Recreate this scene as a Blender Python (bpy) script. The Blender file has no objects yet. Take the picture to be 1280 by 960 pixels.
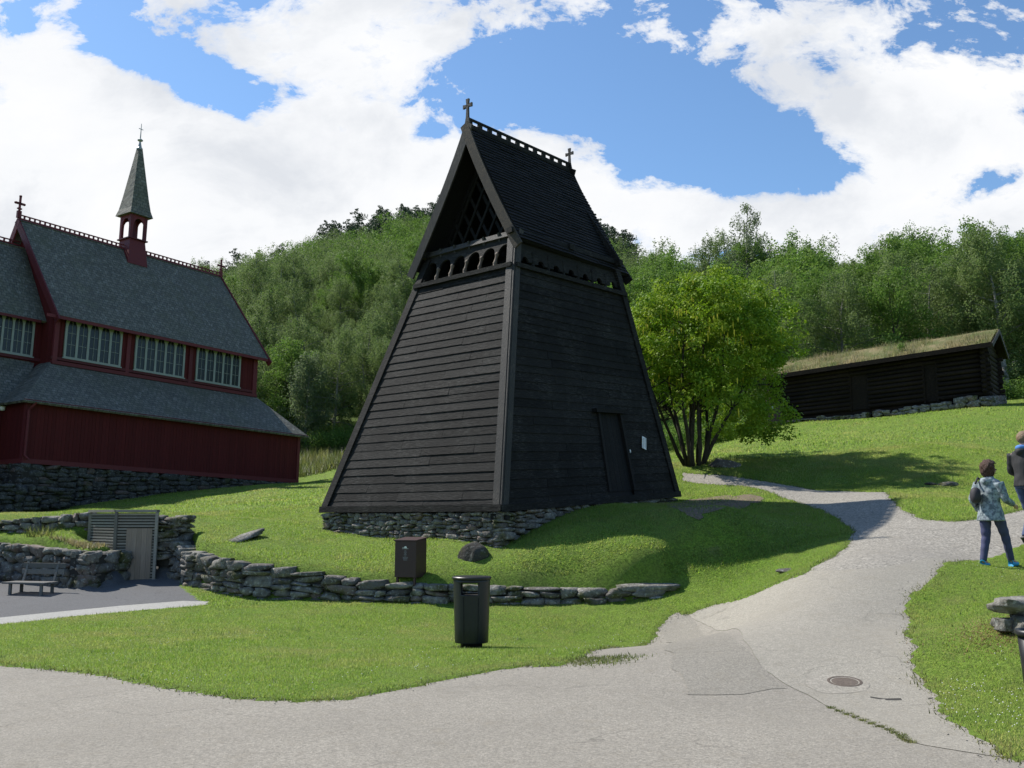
import bpy, bmesh, math, random
import numpy as np
from mathutils import Vector, Matrix
from mathutils.geometry import delaunay_2d_cdt
random.seed(7); rng = np.random.default_rng(7)
sc = bpy.context.scene
COL = sc.collection
R = math.radians
# ------------------------------------------------------------------ camera model (used to survey points of the place)
FPX, PITCH, CZ = 1175.0, 0.141, 1.65
cp, sp = math.cos(PITCH), math.sin(PITCH)
def at(px, py, y):
    """world point seen at photo pixel (px,py) at world distance y"""
    dx = (px - 640) / FPX; dz = -(py - 480) / FPX
    d = np.array([dx, cp - sp * dz, sp + cp * dz])
    return np.array([0, 0, CZ]) + d * (y / d[1])
def to_px(P):
    P = np.asarray(P, float) - [0, 0, CZ]
    d = P[..., 1] * cp + P[..., 2] * sp
    return 640 + FPX * P[..., 0] / d, 480 - FPX * (-P[..., 1] * sp + P[..., 2] * cp) / d
# ------------------------------------------------------------------ helpers
def V(*a): return np.array(a, float)
def unit(v): v = np.asarray(v, float); return v / (np.linalg.norm(v) + 1e-12)
def tag(o, label=None, cat=None, group=None, kind=None):
    if label: o['label'] = label
    if cat: o['category'] = cat
    if group: o['group'] = group
    if kind: o['kind'] = kind
    return o
def empty(name, loc=(0, 0, 0), rotz=0, label=None, cat=None, group=None):
    o = bpy.data.objects.new(name, None); COL.objects.link(o)
    o.location = tuple(float(c) for c in loc); o.rotation_euler = (0, 0, rotz)
    o.empty_display_size = .2
    return tag(o, label, cat, group)
def mesh_np(name, verts, faces, mat, parent=None, smooth=False, attr=None, origin=None):
    """faces: (n,k) int array or list of lists; attr: dict name->per-face float"""
    verts = np.asarray(verts, np.float32)
    if origin is not None: verts = verts - np.asarray(origin, np.float32)
    me = bpy.data.meshes.new(name)
    if isinstance(faces, np.ndarray):
        n, k = faces.shape
        me.vertices.add(len(verts)); me.vertices.foreach_set('co', verts.ravel())
        me.loops.add(n * k); me.loops.foreach_set('vertex_index', faces.astype(np.int32).ravel())
        me.polygons.add(n)
        me.polygons.foreach_set('loop_start', np.arange(0, n * k, k, dtype=np.int32))
        me.polygons.foreach_set('loop_total', np.full(n, k, np.int32))
        me.update(calc_edges=True)
    else:
        me.from_pydata(verts.tolist(), [], faces); me.update()
    if attr:
        for kx, arr in attr.items():
            a = me.attributes.new(kx, 'FLOAT', 'FACE'); a.data.foreach_set('value', np.asarray(arr, np.float32))
    if smooth: me.polygons.foreach_set('use_smooth', np.ones(len(me.polygons), bool))
    for m in (mat if isinstance(mat, (list, tuple)) else [mat]):
        me.materials.append(m)
    o = bpy.data.objects.new(name, me); COL.objects.link(o)
    if parent is not None: o.parent = parent
    elif origin is not None: o.location = tuple(float(c) for c in origin)
    return o
class MB:
    """collects boxes, bars, tubes; build() links ONE mesh object"""
    def __init__(s): s.v = []; s.f = []; s.a = []
    def add(s, vs, fs, a=None):
        n = len(s.v); s.v += [tuple(map(float, p)) for p in vs]; s.f += [[i + n for i in f] for f in fs]
        if a is None: a = random.random()
        s.a += [a] * len(fs); return s
    def hexa(s, c, a=None):
        """8 corners: 0-3 bottom ccw, 4-7 top ccw"""
        return s.add(c, [[3, 2, 1, 0], [4, 5, 6, 7], [0, 1, 5, 4], [1, 2, 6, 5], [2, 3, 7, 6], [3, 0, 4, 7]], a)
    def box(s, x0, x1, y0, y1, z0, z1, a=None):
        return s.hexa([(x0, y0, z0), (x1, y0, z0), (x1, y1, z0), (x0, y1, z0), (x0, y0, z1), (x1, y0, z1), (x1, y1, z1), (x0, y1, z1)], a)
    def beam(s, p, q, w, h, up=(0, 0, 1), w2=None, h2=None, a=None):
        p = np.asarray(p, float); q = np.asarray(q, float); d = unit(q - p); up = np.asarray(up, float)
        sd = unit(np.cross(d, up)); u = unit(np.cross(sd, d)); w2 = w if w2 is None else w2; h2 = h if h2 is None else h2
        c = []
        for (c0, ww, hh) in ((p, w, h), (q, w2, h2)):
            c += [c0 - sd * ww / 2 - u * hh / 2, c0 + sd * ww / 2 - u * hh / 2, c0 + sd * ww / 2 + u * hh / 2, c0 - sd * ww / 2 + u * hh / 2]
        return s.hexa(c, a)
    def tube(s, pts, rad, n=8, cap=True, a=None):
        pts = [np.asarray(p, float) for p in pts]; m = len(pts)
        if not hasattr(rad, '__len__'): rad = [rad] * m
        vs = []; prev = None
        for i in range(m):
            d = unit(pts[min(i + 1, m - 1)] - pts[max(i - 1, 0)])
            ref = V(0, 0, 1) if abs(d[2]) < .9 else V(1, 0, 0)
            if prev is None: x = unit(np.cross(d, ref))
            else: x = unit(prev - d * np.dot(prev, d))
            prev = x; y = np.cross(d, x)
            for k in range(n):
                t = 2 * math.pi * k / n; vs.append(pts[i] + (x * math.cos(t) + y * math.sin(t)) * rad[i])
        fs = [[i * n + k, i * n + (k + 1) % n, (i + 1) * n + (k + 1) % n, (i + 1) * n + k] for i in range(m - 1) for k in range(n)]
        if cap: fs += [list(range(n))[::-1], [(m - 1) * n + k for k in range(n)]]
        return s.add(vs, fs, a)
    def lathe(s, prof, c=(0, 0, 0), n=24, sx=1, sy=1, a=None):
        vs = [(c[0] + r * sx * math.cos(2 * math.pi * k / n), c[1] + r * sy * math.sin(2 * math.pi * k / n), c[2] + z) for r, z in prof for k in range(n)]
        m = len(prof)
        fs = [[i * n + k, i * n + (k + 1) % n, (i + 1) * n + (k + 1) % n, (i + 1) * n + k] for i in range(m - 1) for k in range(n)]
        fs += [list(range(n))[::-1], [(m - 1) * n + k for k in range(n)]]
        return s.add(vs, fs, a)
    def build(s, name, mat, parent=None, origin=None, smooth=False, bevel=0):
        o = mesh_np(name, np.array(s.v), s.f, mat, parent, smooth, {'rnd': s.a}, origin)
        if bevel:
            m = o.modifiers.new('bevel', 'BEVEL'); m.width = bevel; m.segments = 2; m.limit_method = 'ANGLE'
        return o
def plate(name, outlines, depth, mat, parent, M, bevel=0.0):
    """2D outlines (first outer, others holes) -> extruded plate mesh, placed by local matrix M (x,y in plane, z = thickness)"""
    cu = bpy.data.curves.new('tmp', 'CURVE'); cu.dimensions = '2D'; cu.fill_mode = 'BOTH'; cu.extrude = depth / 2
    for ol in outlines:
        sp_ = cu.splines.new('POLY'); sp_.points.add(len(ol) - 1)
        for p, q in zip(sp_.points, ol): p.co = (q[0], q[1], 0, 1)
        sp_.use_cyclic_u = True
    t = bpy.data.objects.new('tmp', cu); COL.objects.link(t)
    dg = bpy.context.evaluated_depsgraph_get(); dg.update()
    me = bpy.data.meshes.new_from_object(t.evaluated_get(dg)); bpy.data.objects.remove(t); bpy.data.curves.remove(cu)
    me.name = name; me.transform(Matrix(M)); me.materials.clear(); me.materials.append(mat)
    o = bpy.data.objects.new(name, me); COL.objects.link(o)
    if parent is not None: o.parent = parent
    return o
def frame_M(o, x, y):
    x = unit(x); y = unit(y - x * np.dot(x, y)) if True else y; z = np.cross(x, y)
    return [[x[0], y[0], z[0], o[0]], [x[1], y[1], z[1], o[1]], [x[2], y[2], z[2], o[2]], [0, 0, 0, 1]]
def arch(cx, w, z0, z1, pointed=False, n=8):
    """closed opening outline: sill z0, springing so the arch top is z1"""
    r = w / 2; pts = [(cx - r, z0), (cx + r, z0)]
    if pointed:
        rise = w * .95; zs = z1 - rise
        for i in range(n + 1):
            t = i / n; pts.append((cx + r * math.cos(t * math.pi / 2) ** .8 if t < 1 else cx, zs + rise * math.sin(t * math.pi / 2) ** 1.15))
        for i in range(n - 1, -1, -1):
            t = i / n; pts.append((cx - r * math.cos(t * math.pi / 2) ** .8, zs + rise * math.sin(t * math.pi / 2) ** 1.15))
    else:
        zs = z1 - r
        for i in range(2 * n + 1):
            t = math.pi * i / (2 * n); pts.append((cx + r * math.cos(t), zs + r * math.sin(t)))
    return pts
# ------------------------------------------------------------------ materials
class NM:
    def __init__(s, name):
        s.m = bpy.data.materials.new(name); s.m.use_nodes = True; s.t = s.m.node_tree; s.n = s.t.nodes; s.l = s.t.links
        s.n.clear(); s.out = s.n.new('ShaderNodeOutputMaterial')
    def node(s, typ, **kw):
        x = s.n.new('ShaderNode' + typ)
        for k, v in kw.items():
            if k in x.inputs: x.inputs[k].default_value = v
            else: setattr(x, k, v)
        return x
    def link(s, a, b): s.l.new(a, b)
    def coord(s, kind='Object', scale=(1, 1, 1), rot=(0, 0, 0)):
        if kind == 'Position': c = s.node('NewGeometry').outputs['Position']
        else: c = s.node('TexCoord').outputs[kind]
        mp = s.node('Mapping'); mp.inputs['Scale'].default_value = scale; mp.inputs['Rotation'].default_value = rot
        s.link(c, mp.inputs['Vector']); return mp.outputs[0]
    def noise(s, vec, scale, detail=4, rough=.55, dist=0):
        x = s.node('TexNoise'); x.inputs['Scale'].default_value = scale; x.inputs['Detail'].default_value = detail
        x.inputs['Roughness'].default_value = rough; x.inputs['Distortion'].default_value = dist
        s.link(vec, x.inputs['Vector']); return x.outputs['Fac']
    def ramp(s, fac, stops, interp='LINEAR'):
        x = s.node('ValToRGB'); cr = x.color_ramp; cr.interpolation = interp
        while len(cr.elements) < len(stops): cr.elements.new(.5)
        for e, (p, c) in zip(cr.elements, stops):
            e.position = p; e.color = (*c, 1) if hasattr(c, '__len__') else (c, c, c, 1)
        s.link(fac, x.inputs[0]); return x.outputs[0]
    def mix(s, fac, a, b, mode='MIX'):
        x = s.node('Mix', data_type='RGBA', blend_type=mode)
        for val, i in ((fac, 0), (a, 6), (b, 7)):
            if hasattr(val, 'is_output'): s.link(val, x.inputs[i])
            elif i == 0: x.inputs[0].default_value = val
            else: x.inputs[i].default_value = (*val, 1)
        return x.outputs[2]
    def math(s, op, a, b=0.0, clamp=False):
        x = s.node('Math', operation=op, use_clamp=clamp)
        for val, i in ((a, 0), (b, 1)):
            if hasattr(val, 'is_output'): s.link(val, x.inputs[i])
            else: x.inputs[i].default_value = val
        return x.outputs[0]
    def attr(s, name='rnd'): return s.node('Attribute', attribute_name=name).outputs['Fac']
    def bump(s, h, strength=.5, dist=.02, nrm=None):
        x = s.node('Bump'); x.inputs['Strength'].default_value = strength; x.inputs['Distance'].default_value = dist
        s.link(h, x.inputs['Height'])
        if nrm is not None: s.link(nrm, x.inputs['Normal'])
        return x.outputs[0]
    def pbr(s, col, rough=.8, bump=None, metal=0, spec=.5, transm=0):
        b = s.node('BsdfPrincipled')
        for val, k in ((col, 'Base Color'), (rough, 'Roughness'), (metal, 'Metallic')):
            if hasattr(val, 'is_output'): s.link(val, b.inputs[k])
            elif k == 'Base Color': b.inputs[k].default_value = (*val, 1)
            else: b.inputs[k].default_value = val
        b.inputs['Specular IOR Level'].default_value = spec
        if bump is not None: s.link(bump, b.inputs['Normal'])
        s.link(b.outputs[0], s.out.inputs[0]); return s.m
    def leaf(s, col, trans=.35, rough=.6, tcol=None, upn=0.0):
        d = s.node('BsdfPrincipled'); d.inputs['Roughness'].default_value = rough; d.inputs['Specular IOR Level'].default_value = .25
        t = s.node('BsdfTranslucent'); mx = s.node('MixShader'); mx.inputs[0].default_value = trans
        s.link(col, d.inputs['Base Color'])
        s.link(col if tcol is None else tcol, t.inputs['Color'])
        if upn:
            g = s.node('NewGeometry'); vm = s.node('VectorMath', operation='SCALE'); vm.inputs[3].default_value = 1 - upn; s.link(g.outputs['Normal'], vm.inputs[0])
            va = s.node('VectorMath', operation='ADD'); s.link(vm.outputs[0], va.inputs[0]); va.inputs[1].default_value = (0, 0, upn); vn = s.node('VectorMath', operation='NORMALIZE'); s.link(va.outputs[0], vn.inputs[0]); s.link(vn.outputs[0], d.inputs['Normal'])
        s.link(d.outputs[0], mx.inputs[1]); s.link(t.outputs[0], mx.inputs[2]); s.link(mx.outputs[0], s.out.inputs[0]); return s.m
def m_plain(name, col, rough=.6, metal=0, nscale=6, var=.25, spec=.5, bs=.15):
    m = NM(name); c = m.coord('Object'); n = m.noise(c, nscale, 6)
    k = m.mix(n, tuple(x * (1 - var) for x in col), tuple(x * (1 + var) for x in col))
    return m.pbr(k, rough, m.bump(m.noise(c, nscale * 8, 3), bs, .01), metal, spec)
def m_wood(name, c1, c2, grain=(1, 1, 12), rough=.7, spec=.4, bs=.6, scale=6, sheen=None, bd=.015, pv=.75):
    m = NM(name); c = m.coord('Object', grain); n = m.noise(c, scale, 8, .65)
    c0 = m.coord('Object'); big = m.noise(c0, 1.3, 5, .6)
    k = m.mix(m.ramp(n, [(.3, 0.0), (.7, 1.0)]), c1, c2)
    a = m.attr(); k = m.mix(m.math('MULTIPLY', a, pv), k, tuple(x * .5 for x in c1))
    if sheen:
        st_ = m.noise(m.coord('Object', tuple(g_ * .5 for g_ in grain)), 11, 6, .7); k = m.mix(m.math('MULTIPLY', m.ramp(big, [(.42, 0.25), (.62, 1.0)]), m.ramp(st_, [(.48, 0.0), (.68, .8)])), k, sheen)
    rr = m.ramp(n, [(.2, rough - .12), (.8, rough + .12)])
    return m.pbr(k, rr, m.bump(n, bs, bd), 0, spec)
M = {}
M['tar'] = m_wood('tarred_wood', (.0065, .0063, .0062), (.022, .021, .0203), (1.3, 1.3, 16), .75, .12, .8, 5, (.085, .082, .076))
M['tar_post'] = m_wood('weathered_tar_post', (.011, .0105, .010), (.036, .034, .031), (14, 14, 1.2), .65, .35, .8, 5, (.12, .095, .07))
M['tar_roof'] = m_wood('tarred_shingles', (.006, .006, .0065), (.017, .0165, .0168), (9, 9, 3), .75, .18, .6, 6, (.03, .026, .024))
M['turned'] = m_wood('worn_turned_wood', (.10, .075, .055), (.28, .21, .16), (8, 8, 2), .7, .3, .4, 6)
M['barge'] = m_wood('weathered_bargeboard', (.022, .019, .016), (.065, .053, .04), (4, 4, 4), .7, .25, .6, 8, (.13, .085, .05))
M['red'] = m_wood('red_painted_boards', (.075, .011, .012), (.12, .018, .018), (12, 12, 1), .75, .15, .3, 4, (.07, .018, .018), pv=.3)
M['red_trim'] = m_wood('red_painted_trim', (.115, .016, .02), (.155, .025, .028), (3, 3, 3), .6, .3, .2, 4)
M['frame'] = m_plain('grey_white_window_paint', (.25, .265, .235), .6, 0, 3, .1)
M['bluegrey'] = m_plain('lead_capping', (.3, .32, .32), .5, .3)
def m_stone(name, base=(.19, .18, .165), moss=.3, lich=.3):
    m = NM(name); c = m.coord('Position'); a = m.attr()
    n = m.noise(c, 7, 8, .7); nb = m.noise(c, 2.2, 4)
    k = m.mix(m.ramp(n, [(.32, 0.0), (.68, 1.0)]), tuple(x * .35 for x in base), tuple(x * 1.35 for x in base))
    k = m.mix(m.ramp(a, [(0, .85), (.5, 0.0), (.8, 0.0), (1, .35)]), k, tuple(x * f for x, f in zip(base, (.42, .40, .42))))
    k = m.mix(m.ramp(a, [(.90, 0.0), (.92, .4)]), k, (.19, .12, .10))
    k = m.mix(m.math('MULTIPLY', m.ramp(nb, [(.54, 0.0), (.66, 1.0)]), moss), k, (.06, .065, .02))
    k = m.mix(m.math('MULTIPLY', m.ramp(m.noise(c, 16, 4), [(.58, 0.0), (.64, 1.0)]), lich), k, (.42, .42, .38))
    b = m.bump(m.noise(c, 22, 8, .7), .7, .03)
    return m.pbr(k, .92, m.bump(m.noise(c, 6, 5, .6), .6, .06, b), 0, .2)
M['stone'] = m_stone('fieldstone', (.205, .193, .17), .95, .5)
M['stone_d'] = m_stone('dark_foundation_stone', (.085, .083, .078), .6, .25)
M['mortar'] = m_plain('dark_gap_earth', (.03, .027, .022), .95)
M['moss_rock'] = m_stone('mossy_rock', (.11, .105, .09), 1.0, .2)
def m_slate():
    m = NM('slate_roof'); c = m.coord('Object')
    sx = m.node('SeparateXYZ'); m.link(c, sx.inputs[0])
    slope = m.math('ADD', sx.outputs[2], m.math('MULTIPLY', sx.outputs[1], .55))
    cb = m.node('CombineXYZ'); m.link(m.math('ADD', sx.outputs[0], m.math('MULTIPLY', m.noise(c, 1.5, 3), .3)), cb.inputs[0]); m.link(slope, cb.inputs[1])
    br = m.node('TexBrick'); m.link(cb.outputs[0], br.inputs[0]); br.inputs['Scale'].default_value = 1
    for k, v in (('Mortar Size', .02), ('Brick Width', .24), ('Row Height', .19), ('Bias', 0), ('Mortar Smooth', .3)): br.inputs[k].default_value = v
    br.inputs['Color1'].default_value = (.10, .094, .077, 1); br.inputs['Color2'].default_value = (.195, .183, .152, 1); br.inputs['Mortar'].default_value = (.045, .05, .05, 1)
    n = m.noise(c, 5, 8, .75)
    k = m.mix(m.ramp(n, [(.3, .0), (.75, .9)]), br.outputs[0], (.085, .085, .07))
    k = m.mix(m.ramp(m.noise(m.coord('Object', (1, .5, .5)), 7, 8, .85), [(.53, 0.0), (.66, .8)]), k, (.33, .32, .285))
    k = m.mix(m.ramp(m.noise(c, .9, 4), [(.5, 0.0), (.75, .5)]), k, (.085, .09, .05))
    h = m.mix(.5, br.outputs[1], n)
    return m.pbr(k, .75, m.bump(h, .7, .04), 0, .3)
M['slate'] = m_slate()
def m_grass_ground():
    m = NM('lawn'); c = m.coord('Position')
    n1 = m.noise(c, .35, 5, .6); n2 = m.noise(c, 3.0, 6, .7); n3 = m.noise(c, 26, 6, .75)
    k = m.mix(m.ramp(n1, [(.35, 0.0), (.65, 1.0)]), (.16, .27, .028), (.21, .31, .045))
    k = m.mix(m.ramp(n2, [(.4, 0.0), (.75, .7)]), k, (.13, .145, .045))
    k = m.mix(m.ramp(n3, [(.35, .75), (.6, 0.0)]), k, (.035, .065, .01))
    k = m.mix(m.ramp(m.noise(c, 1.1, 3), [(.66, 0.0), (.76, .5)]), k, (.17, .14, .07))
    # wooded hillside floor far off
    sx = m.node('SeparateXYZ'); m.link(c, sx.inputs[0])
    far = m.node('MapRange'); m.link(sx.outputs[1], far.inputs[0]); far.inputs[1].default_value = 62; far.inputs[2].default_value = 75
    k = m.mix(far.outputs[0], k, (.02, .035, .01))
    return m.pbr(k, .9, m.bump(n3, .9, .05), 0, .15)
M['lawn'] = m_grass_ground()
def m_blade(name, a, b, c_, tr=.4):
    m = NM(name); c = m.coord('Position'); r = m.attr()
    k = m.mix(m.ramp(m.noise(c, 1.1, 7, .75), [(.38, 0.0), (.62, 1.0)]), a, b)
    k = m.mix(m.ramp(m.noise(c, .45, 5, .7), [(.48, 0.0), (.64, .85)]), k, c_)
    k = m.mix(m.ramp(r, [(.5, 0.0), (1.0, .8)]), k, c_)
    return m.leaf(k, tr, .6, None, .75)
M['blade'] = m_blade('grass_blades', (.20, .36, .03), (.29, .45, .055), (.44, .45, .13))
M['blade_dry'] = m_blade('dry_tall_grass', (.23, .22, .09), (.14, .19, .045), (.36, .29, .15))
M['blade_tall'] = m_blade('tall_green_grass', (.09, .15, .025), (.14, .18, .04), (.22, .22, .07))
M['weed'] = m_blade('weed_leaves', (.09, .19, .025), (.14, .24, .04), (.22, .28, .07))
M['clover'] = m_plain('white_clover', (.7, .68, .6), .8)
def m_asphalt(name, base, spk=.5, sc_=60, patch=.3):
    m = NM(name); c = m.coord('Position')
    n = m.noise(c, sc_, 3, .8); nb = m.noise(c, .5, 6, .6); nm = m.noise(c, 4, 6, .7)
    v = m.node('TexVoronoi'); v.inputs['Scale'].default_value = sc_ * 1.1; m.link(c, v.inputs[0])
    k = m.mix(m.ramp(n, [(.3, 0.0), (.7, 1.0)]), tuple(x * (1 - spk) for x in base), tuple(x * (1 + spk * .8) for x in base))
    k = m.mix(m.math('MULTIPLY', m.ramp(m.noise(c, sc_ * .33, 4, .8), [(.4, 1.0), (.56, 0.0)]), .5), k, tuple(x * .62 for x in base))
    k = m.mix(m.math('MULTIPLY', m.ramp(v.outputs['Color'], [(.1, 1.0), (.5, 0.0)]), .55 * spk), k, tuple(x * 1.7 for x in base))
    k = m.mix(m.math('MULTIPLY', m.ramp(nb, [(.4, 0.0), (.62, 1.0)]), patch), k, tuple(x * .66 for x in base))
    k = m.mix(m.math('MULTIPLY', m.ramp(nm, [(.55, 0.0), (.75, 1.0)]), .3), k, tuple(x * f for x, f in zip(base, (.8, .74, .62))))
    k = m.mix(m.ramp(m.noise(c, 1.3, 8, .75), [(.60, 0.0), (.70, .35)]), k, tuple(x * f for x, f in zip(base, (.6, .56, .48))))
    # fine wandering cracks
    vd = m.node('TexVoronoi'); vd.feature = 'DISTANCE_TO_EDGE'; vd.inputs['Scale'].default_value = .42
    wv = m.node('VectorMath', operation='ADD'); m.link(c, wv.inputs[0])
    nn = m.node('TexNoise'); nn.inputs['Scale'].default_value = 1.6; nn.inputs['Detail'].default_value = 6; m.link(c, nn.inputs['Vector'])
    m.link(nn.outputs['Color'], wv.inputs[1]); m.link(wv.outputs[0], vd.inputs[0])
    cr = m.math('MULTIPLY', m.ramp(vd.outputs['Distance'], [(0, 1.0), (.003, .6), (.007, 0.0)]), m.ramp(m.noise(c, .8, 3), [(.46, 0.0), (.6, .6)]))
    k = m.mix(cr, k, tuple(x * .35 for x in base))
    return m.pbr(k, .9, m.bump(n, .7, .012), 0, .25)
M['plaza'] = m_asphalt('asphalt_forecourt', (.275, .252, .212), .5, 55, .35)
M['paved'] = m_asphalt('asphalt_path', (.30, .277, .232), .42, 60, .3)
M['gravel'] = m_asphalt('gravel_path', (.27, .25, .215), .75, 28, .25)
M['soil'] = m_asphalt('trodden_soil', (.17, .13, .095), .6, 22, .5)
M['collar'] = m_asphalt('cement_collar', (.31, .285, .24), .45, 40, .3)
M['patch'] = m_asphalt('old_asphalt_patch', (.245, .226, .19), .5, 60, .2)
M['asph_d'] = m_asphalt('dark_asphalt', (.12, .12, .122), .3, 70, .2)
M['concrete'] = m_asphalt('concrete_strip', (.36, .35, .32), .2, 60, .15)
def m_leaf(name, a, b, d, tr=.5, sc_=.7, tint=.5):
    m = NM(name); c = m.coord('Position'); oi = m.node('ObjectInfo')
    k = m.mix(m.ramp(m.noise(c, sc_, 4, .65), [(.36, 0.0), (.66, 1.0)]), a, b)
    k = m.mix(m.ramp(m.attr(), [(.3, 0.0), (1.0, .7)]), k, d)
    k = m.mix(m.math('MULTIPLY', oi.outputs['Random'], tint), k, tuple(x * .5 + y * .15 for x, y in zip(a, d)))
    return m.leaf(k, tr, .6)
M['birch'] = m_leaf('birch_leaves', (.115, .185, .045), (.175, .25, .07), (.24, .29, .12))
M['alder'] = m_leaf('broadleaf_leaves', (.095, .195, .03), (.15, .265, .04), (.21, .29, .06))
M['pale'] = m_leaf('pale_birch_leaves', (.11, .16, .065), (.16, .21, .09), (.2, .24, .13), tint=.2)
M['pine'] = m_leaf('pine_needles', (.026, .055, .022), (.04, .075, .028), (.06, .09, .04), .15)
M['spruce'] = m_leaf('spruce_needles', (.02, .045, .018), (.03, .06, .022), (.05, .08, .03), .15)
M['lab'] = m_leaf('laburnum_leaves', (.10, .205, .011), (.20, .325, .018), (.36, .44, .04), .36, 1.2, 0)
M['lab_fl'] = m_plain('yellow_blossom', (.62, .55, .04), .7)
M['bark'] = m_wood('bark', (.035, .03, .025), (.09, .08, .065), (4, 4, 2), .9, .1, .8, 6)
M['birchbark'] = m_wood('birch_bark', (.12, .11, .1), (.38, .37, .34), (2, 2, 8), .85, .2, .4, 5)
M['bin'] = m_plain('black_plastic', (.012, .013, .014), .42, 0, 4, .2, .4, .05)
M['bin_in'] = m_plain('bin_inside', (.01, .01, .01), .8)
M['brownbox'] = m_plain('brown_painted_steel', (.042, .018, .017), .5, 0, 3, .15, .4, .05)
M['white'] = m_plain('white_print', (.72, .72, .7), .6, 0, 5, .05)
M['grey_print'] = m_plain('grey_print', (.28, .28, .29), .6, 0, 5, .05)
M['glass'] = NM('window_glass').pbr((.012, .016, .015), .25, None, 0, .35)
M['slat'] = m_wood('silvered_slats', (.20, .185, .16), (.33, .30, .26), (2, 2, 12), .8, .2, .4, 6)
M['doorwood'] = m_wood('plank_door', (.23, .175, .135), (.33, .26, .205), (14, 14, 1), .75, .25, .4, 5, pv=.3)
M['benchwood'] = m_wood('grey_bench_wood', (.13, .125, .115), (.22, .21, .195), (2, 12, 12), .8, .2, .3, 6)
M['steel'] = m_plain('galvanised_steel', (.35, .36, .37), .45, .8)
M['rust'] = m_wood('rusty_iron', (.10, .075, .06), (.19, .155, .125), (3, 3, 3), .85, .3, .6, 8)
M['log'] = m_wood('dark_tarred_logs', (.009, .006, .005), (.028, .018, .013), (2.0, 2.0, 10), .8, .15, .8, 5, (.05, .033, .024))
M['dirt'] = m_plain('bare_soil', (.16, .115, .08), .95, 0, 5, .35, .1, .6)
M['hay'] = m_plain('dry_grass_clippings', (.30, .20, .11), .95, 0, 9, .35, .1, .8)
# ------------------------------------------------------------------ terrain
ctl_front = [(-30, 2, 0), (-30, 20, 0), (0, 0, 0), (-4, 6, 0), (0, 12, 0), (-8, 12, 0), (-5, 17.5, 0), (0, 17.2, 0), (3, 14, .02), (-14, 18, 0), (3, 8, 0), (8, 2, 0), (30, 2, .6)]
def C(px, py, d): p = at(px, py, d); return tuple(p)
ctl_right = [C(1150, 860, 9.15), C(1000, 800, 10.9), C(1050, 760, 12.4), C(1145, 780, 11.8), C(1200, 702, 14.1), C(1240, 708, 14.3), C(1268, 690, 15.0), C(1062, 674, 17.1), C(1000, 718, 14.6), C(1112, 620, 21.2), C(1124, 634, 19.6), C(1186, 652, 17.5), C(1280, 637, 18.2), C(1032, 641, 20.3), C(1056, 657, 18.6), C(990, 624, 22.4),
             C(1280, 617, 22.5), C(1280, 760, 10.6), C(1280, 880, 8.2), C(1400, 640, 16.5), (3.6, 16.2, .25), C(1500, 600, 20), C(960, 690, 17.6)]
ctl_back = [C(228, 682, 19.7), C(300, 706, 18.4), C(400, 722, 18.0), C(500, 733, 17.7), C(600, 738, 17.6), C(720, 742, 17.5), (3.3, 17.3, .47),
            C(0, 674, 20.5), C(60, 671, 20.4), C(0, 671, 21.1), C(60, 670, 21.1), C(100, 679, 20.5), C(130, 684, 20.0), C(60, 678, 20.0), C(0, 680, 20.3), C(-200, 672, 21), C(0, 648, 22.1), C(100, 643, 22.1), C(110, 640, 23), C(0, 645, 24), C(240, 648, 22.5), C(-200, 668, 20.3), C(-200, 640, 24), C(300, 650, 26),
            C(350, 640, 27), C(403, 664, 22), C(626, 690, 18.5), C(640, 688, 18.6), C(500, 680, 20.0), C(560, 688, 18.9), C(515, 716, 18.25), C(715, 643, 20.2), C(760, 660, 18.6), C(680, 700, 18.0), C(848, 625, 24.4), C(790, 631, 21.8), C(845, 668, 18.1), C(750, 700, 17.75), C(850, 712, 17.3), C(690, 668, 18.7),
            C(880, 640, 20.8), C(980, 652, 18.9), C(900, 672, 17.9), C(860, 600, 26.2), C(940, 611, 24), C(1020, 613, 23.6), C(1112, 612, 22.8), C(1040, 609, 24.6), C(870, 577, 28.3), C(250, 622, 38), C(150, 640, 35), C(330, 606, 45),
            C(372, 604, 50.5), C(430, 585, 52), C(430, 603, 45), C(390, 572, 60), C(430, 555, 68), C(0, 600, 60), C(-200, 640, 40), C(0, 660, 33),
            C(1000, 558, 31.5), C(1080, 570, 27.5), C(1165, 557, 28), C(1280, 560, 27.5), C(1200, 598, 23.5), C(962, 535, 43), C(1100, 521, 40.5), C(1235, 508, 37.5), C(1280, 507, 37),
            C(940, 548, 44), C(1000, 530, 50), C(1400, 500, 40), C(900, 560, 40), C(700, 585, 48), C(1600, 560, 25), (30, 60, 10), (12, 60, 9), (-12, 75, 8), (-30, 70, 6), (3, 65, 7.5), (45, 60, 10.5)]
def mq(ctl, c=1.2, sm=.004):
    P = np.array([k[:2] for k in ctl]); z = np.array([k[2] for k in ctl]); n = len(P)
    K = np.sqrt(((P[:, None] - P[None]) ** 2).sum(-1) + c * c); K -= np.eye(n) * sm
    A = np.zeros((n + 3, n + 3)); A[:n, :n] = K; A[:n, n] = A[n, :n] = 1; A[:n, n + 1:] = P; A[n + 1:, :n] = P.T
    w = np.linalg.solve(A, np.concatenate([z, [0, 0, 0]]))
    def f(x, y):
        x = np.asarray(x, float); y = np.asarray(y, float); out = w[n] + w[n + 1] * x + w[n + 2] * y
        for i in range(n): out = out + w[i] * np.sqrt((x - P[i, 0]) ** 2 + (y - P[i, 1]) ** 2 + c * c)
        return out
    return f
ctl_shared = [k for k in ctl_back if k[0] > 4.2 and k[1] > 18.5]
fF = mq(ctl_front + ctl_right + ctl_shared); fB = mq(ctl_back + ctl_right)
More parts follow.
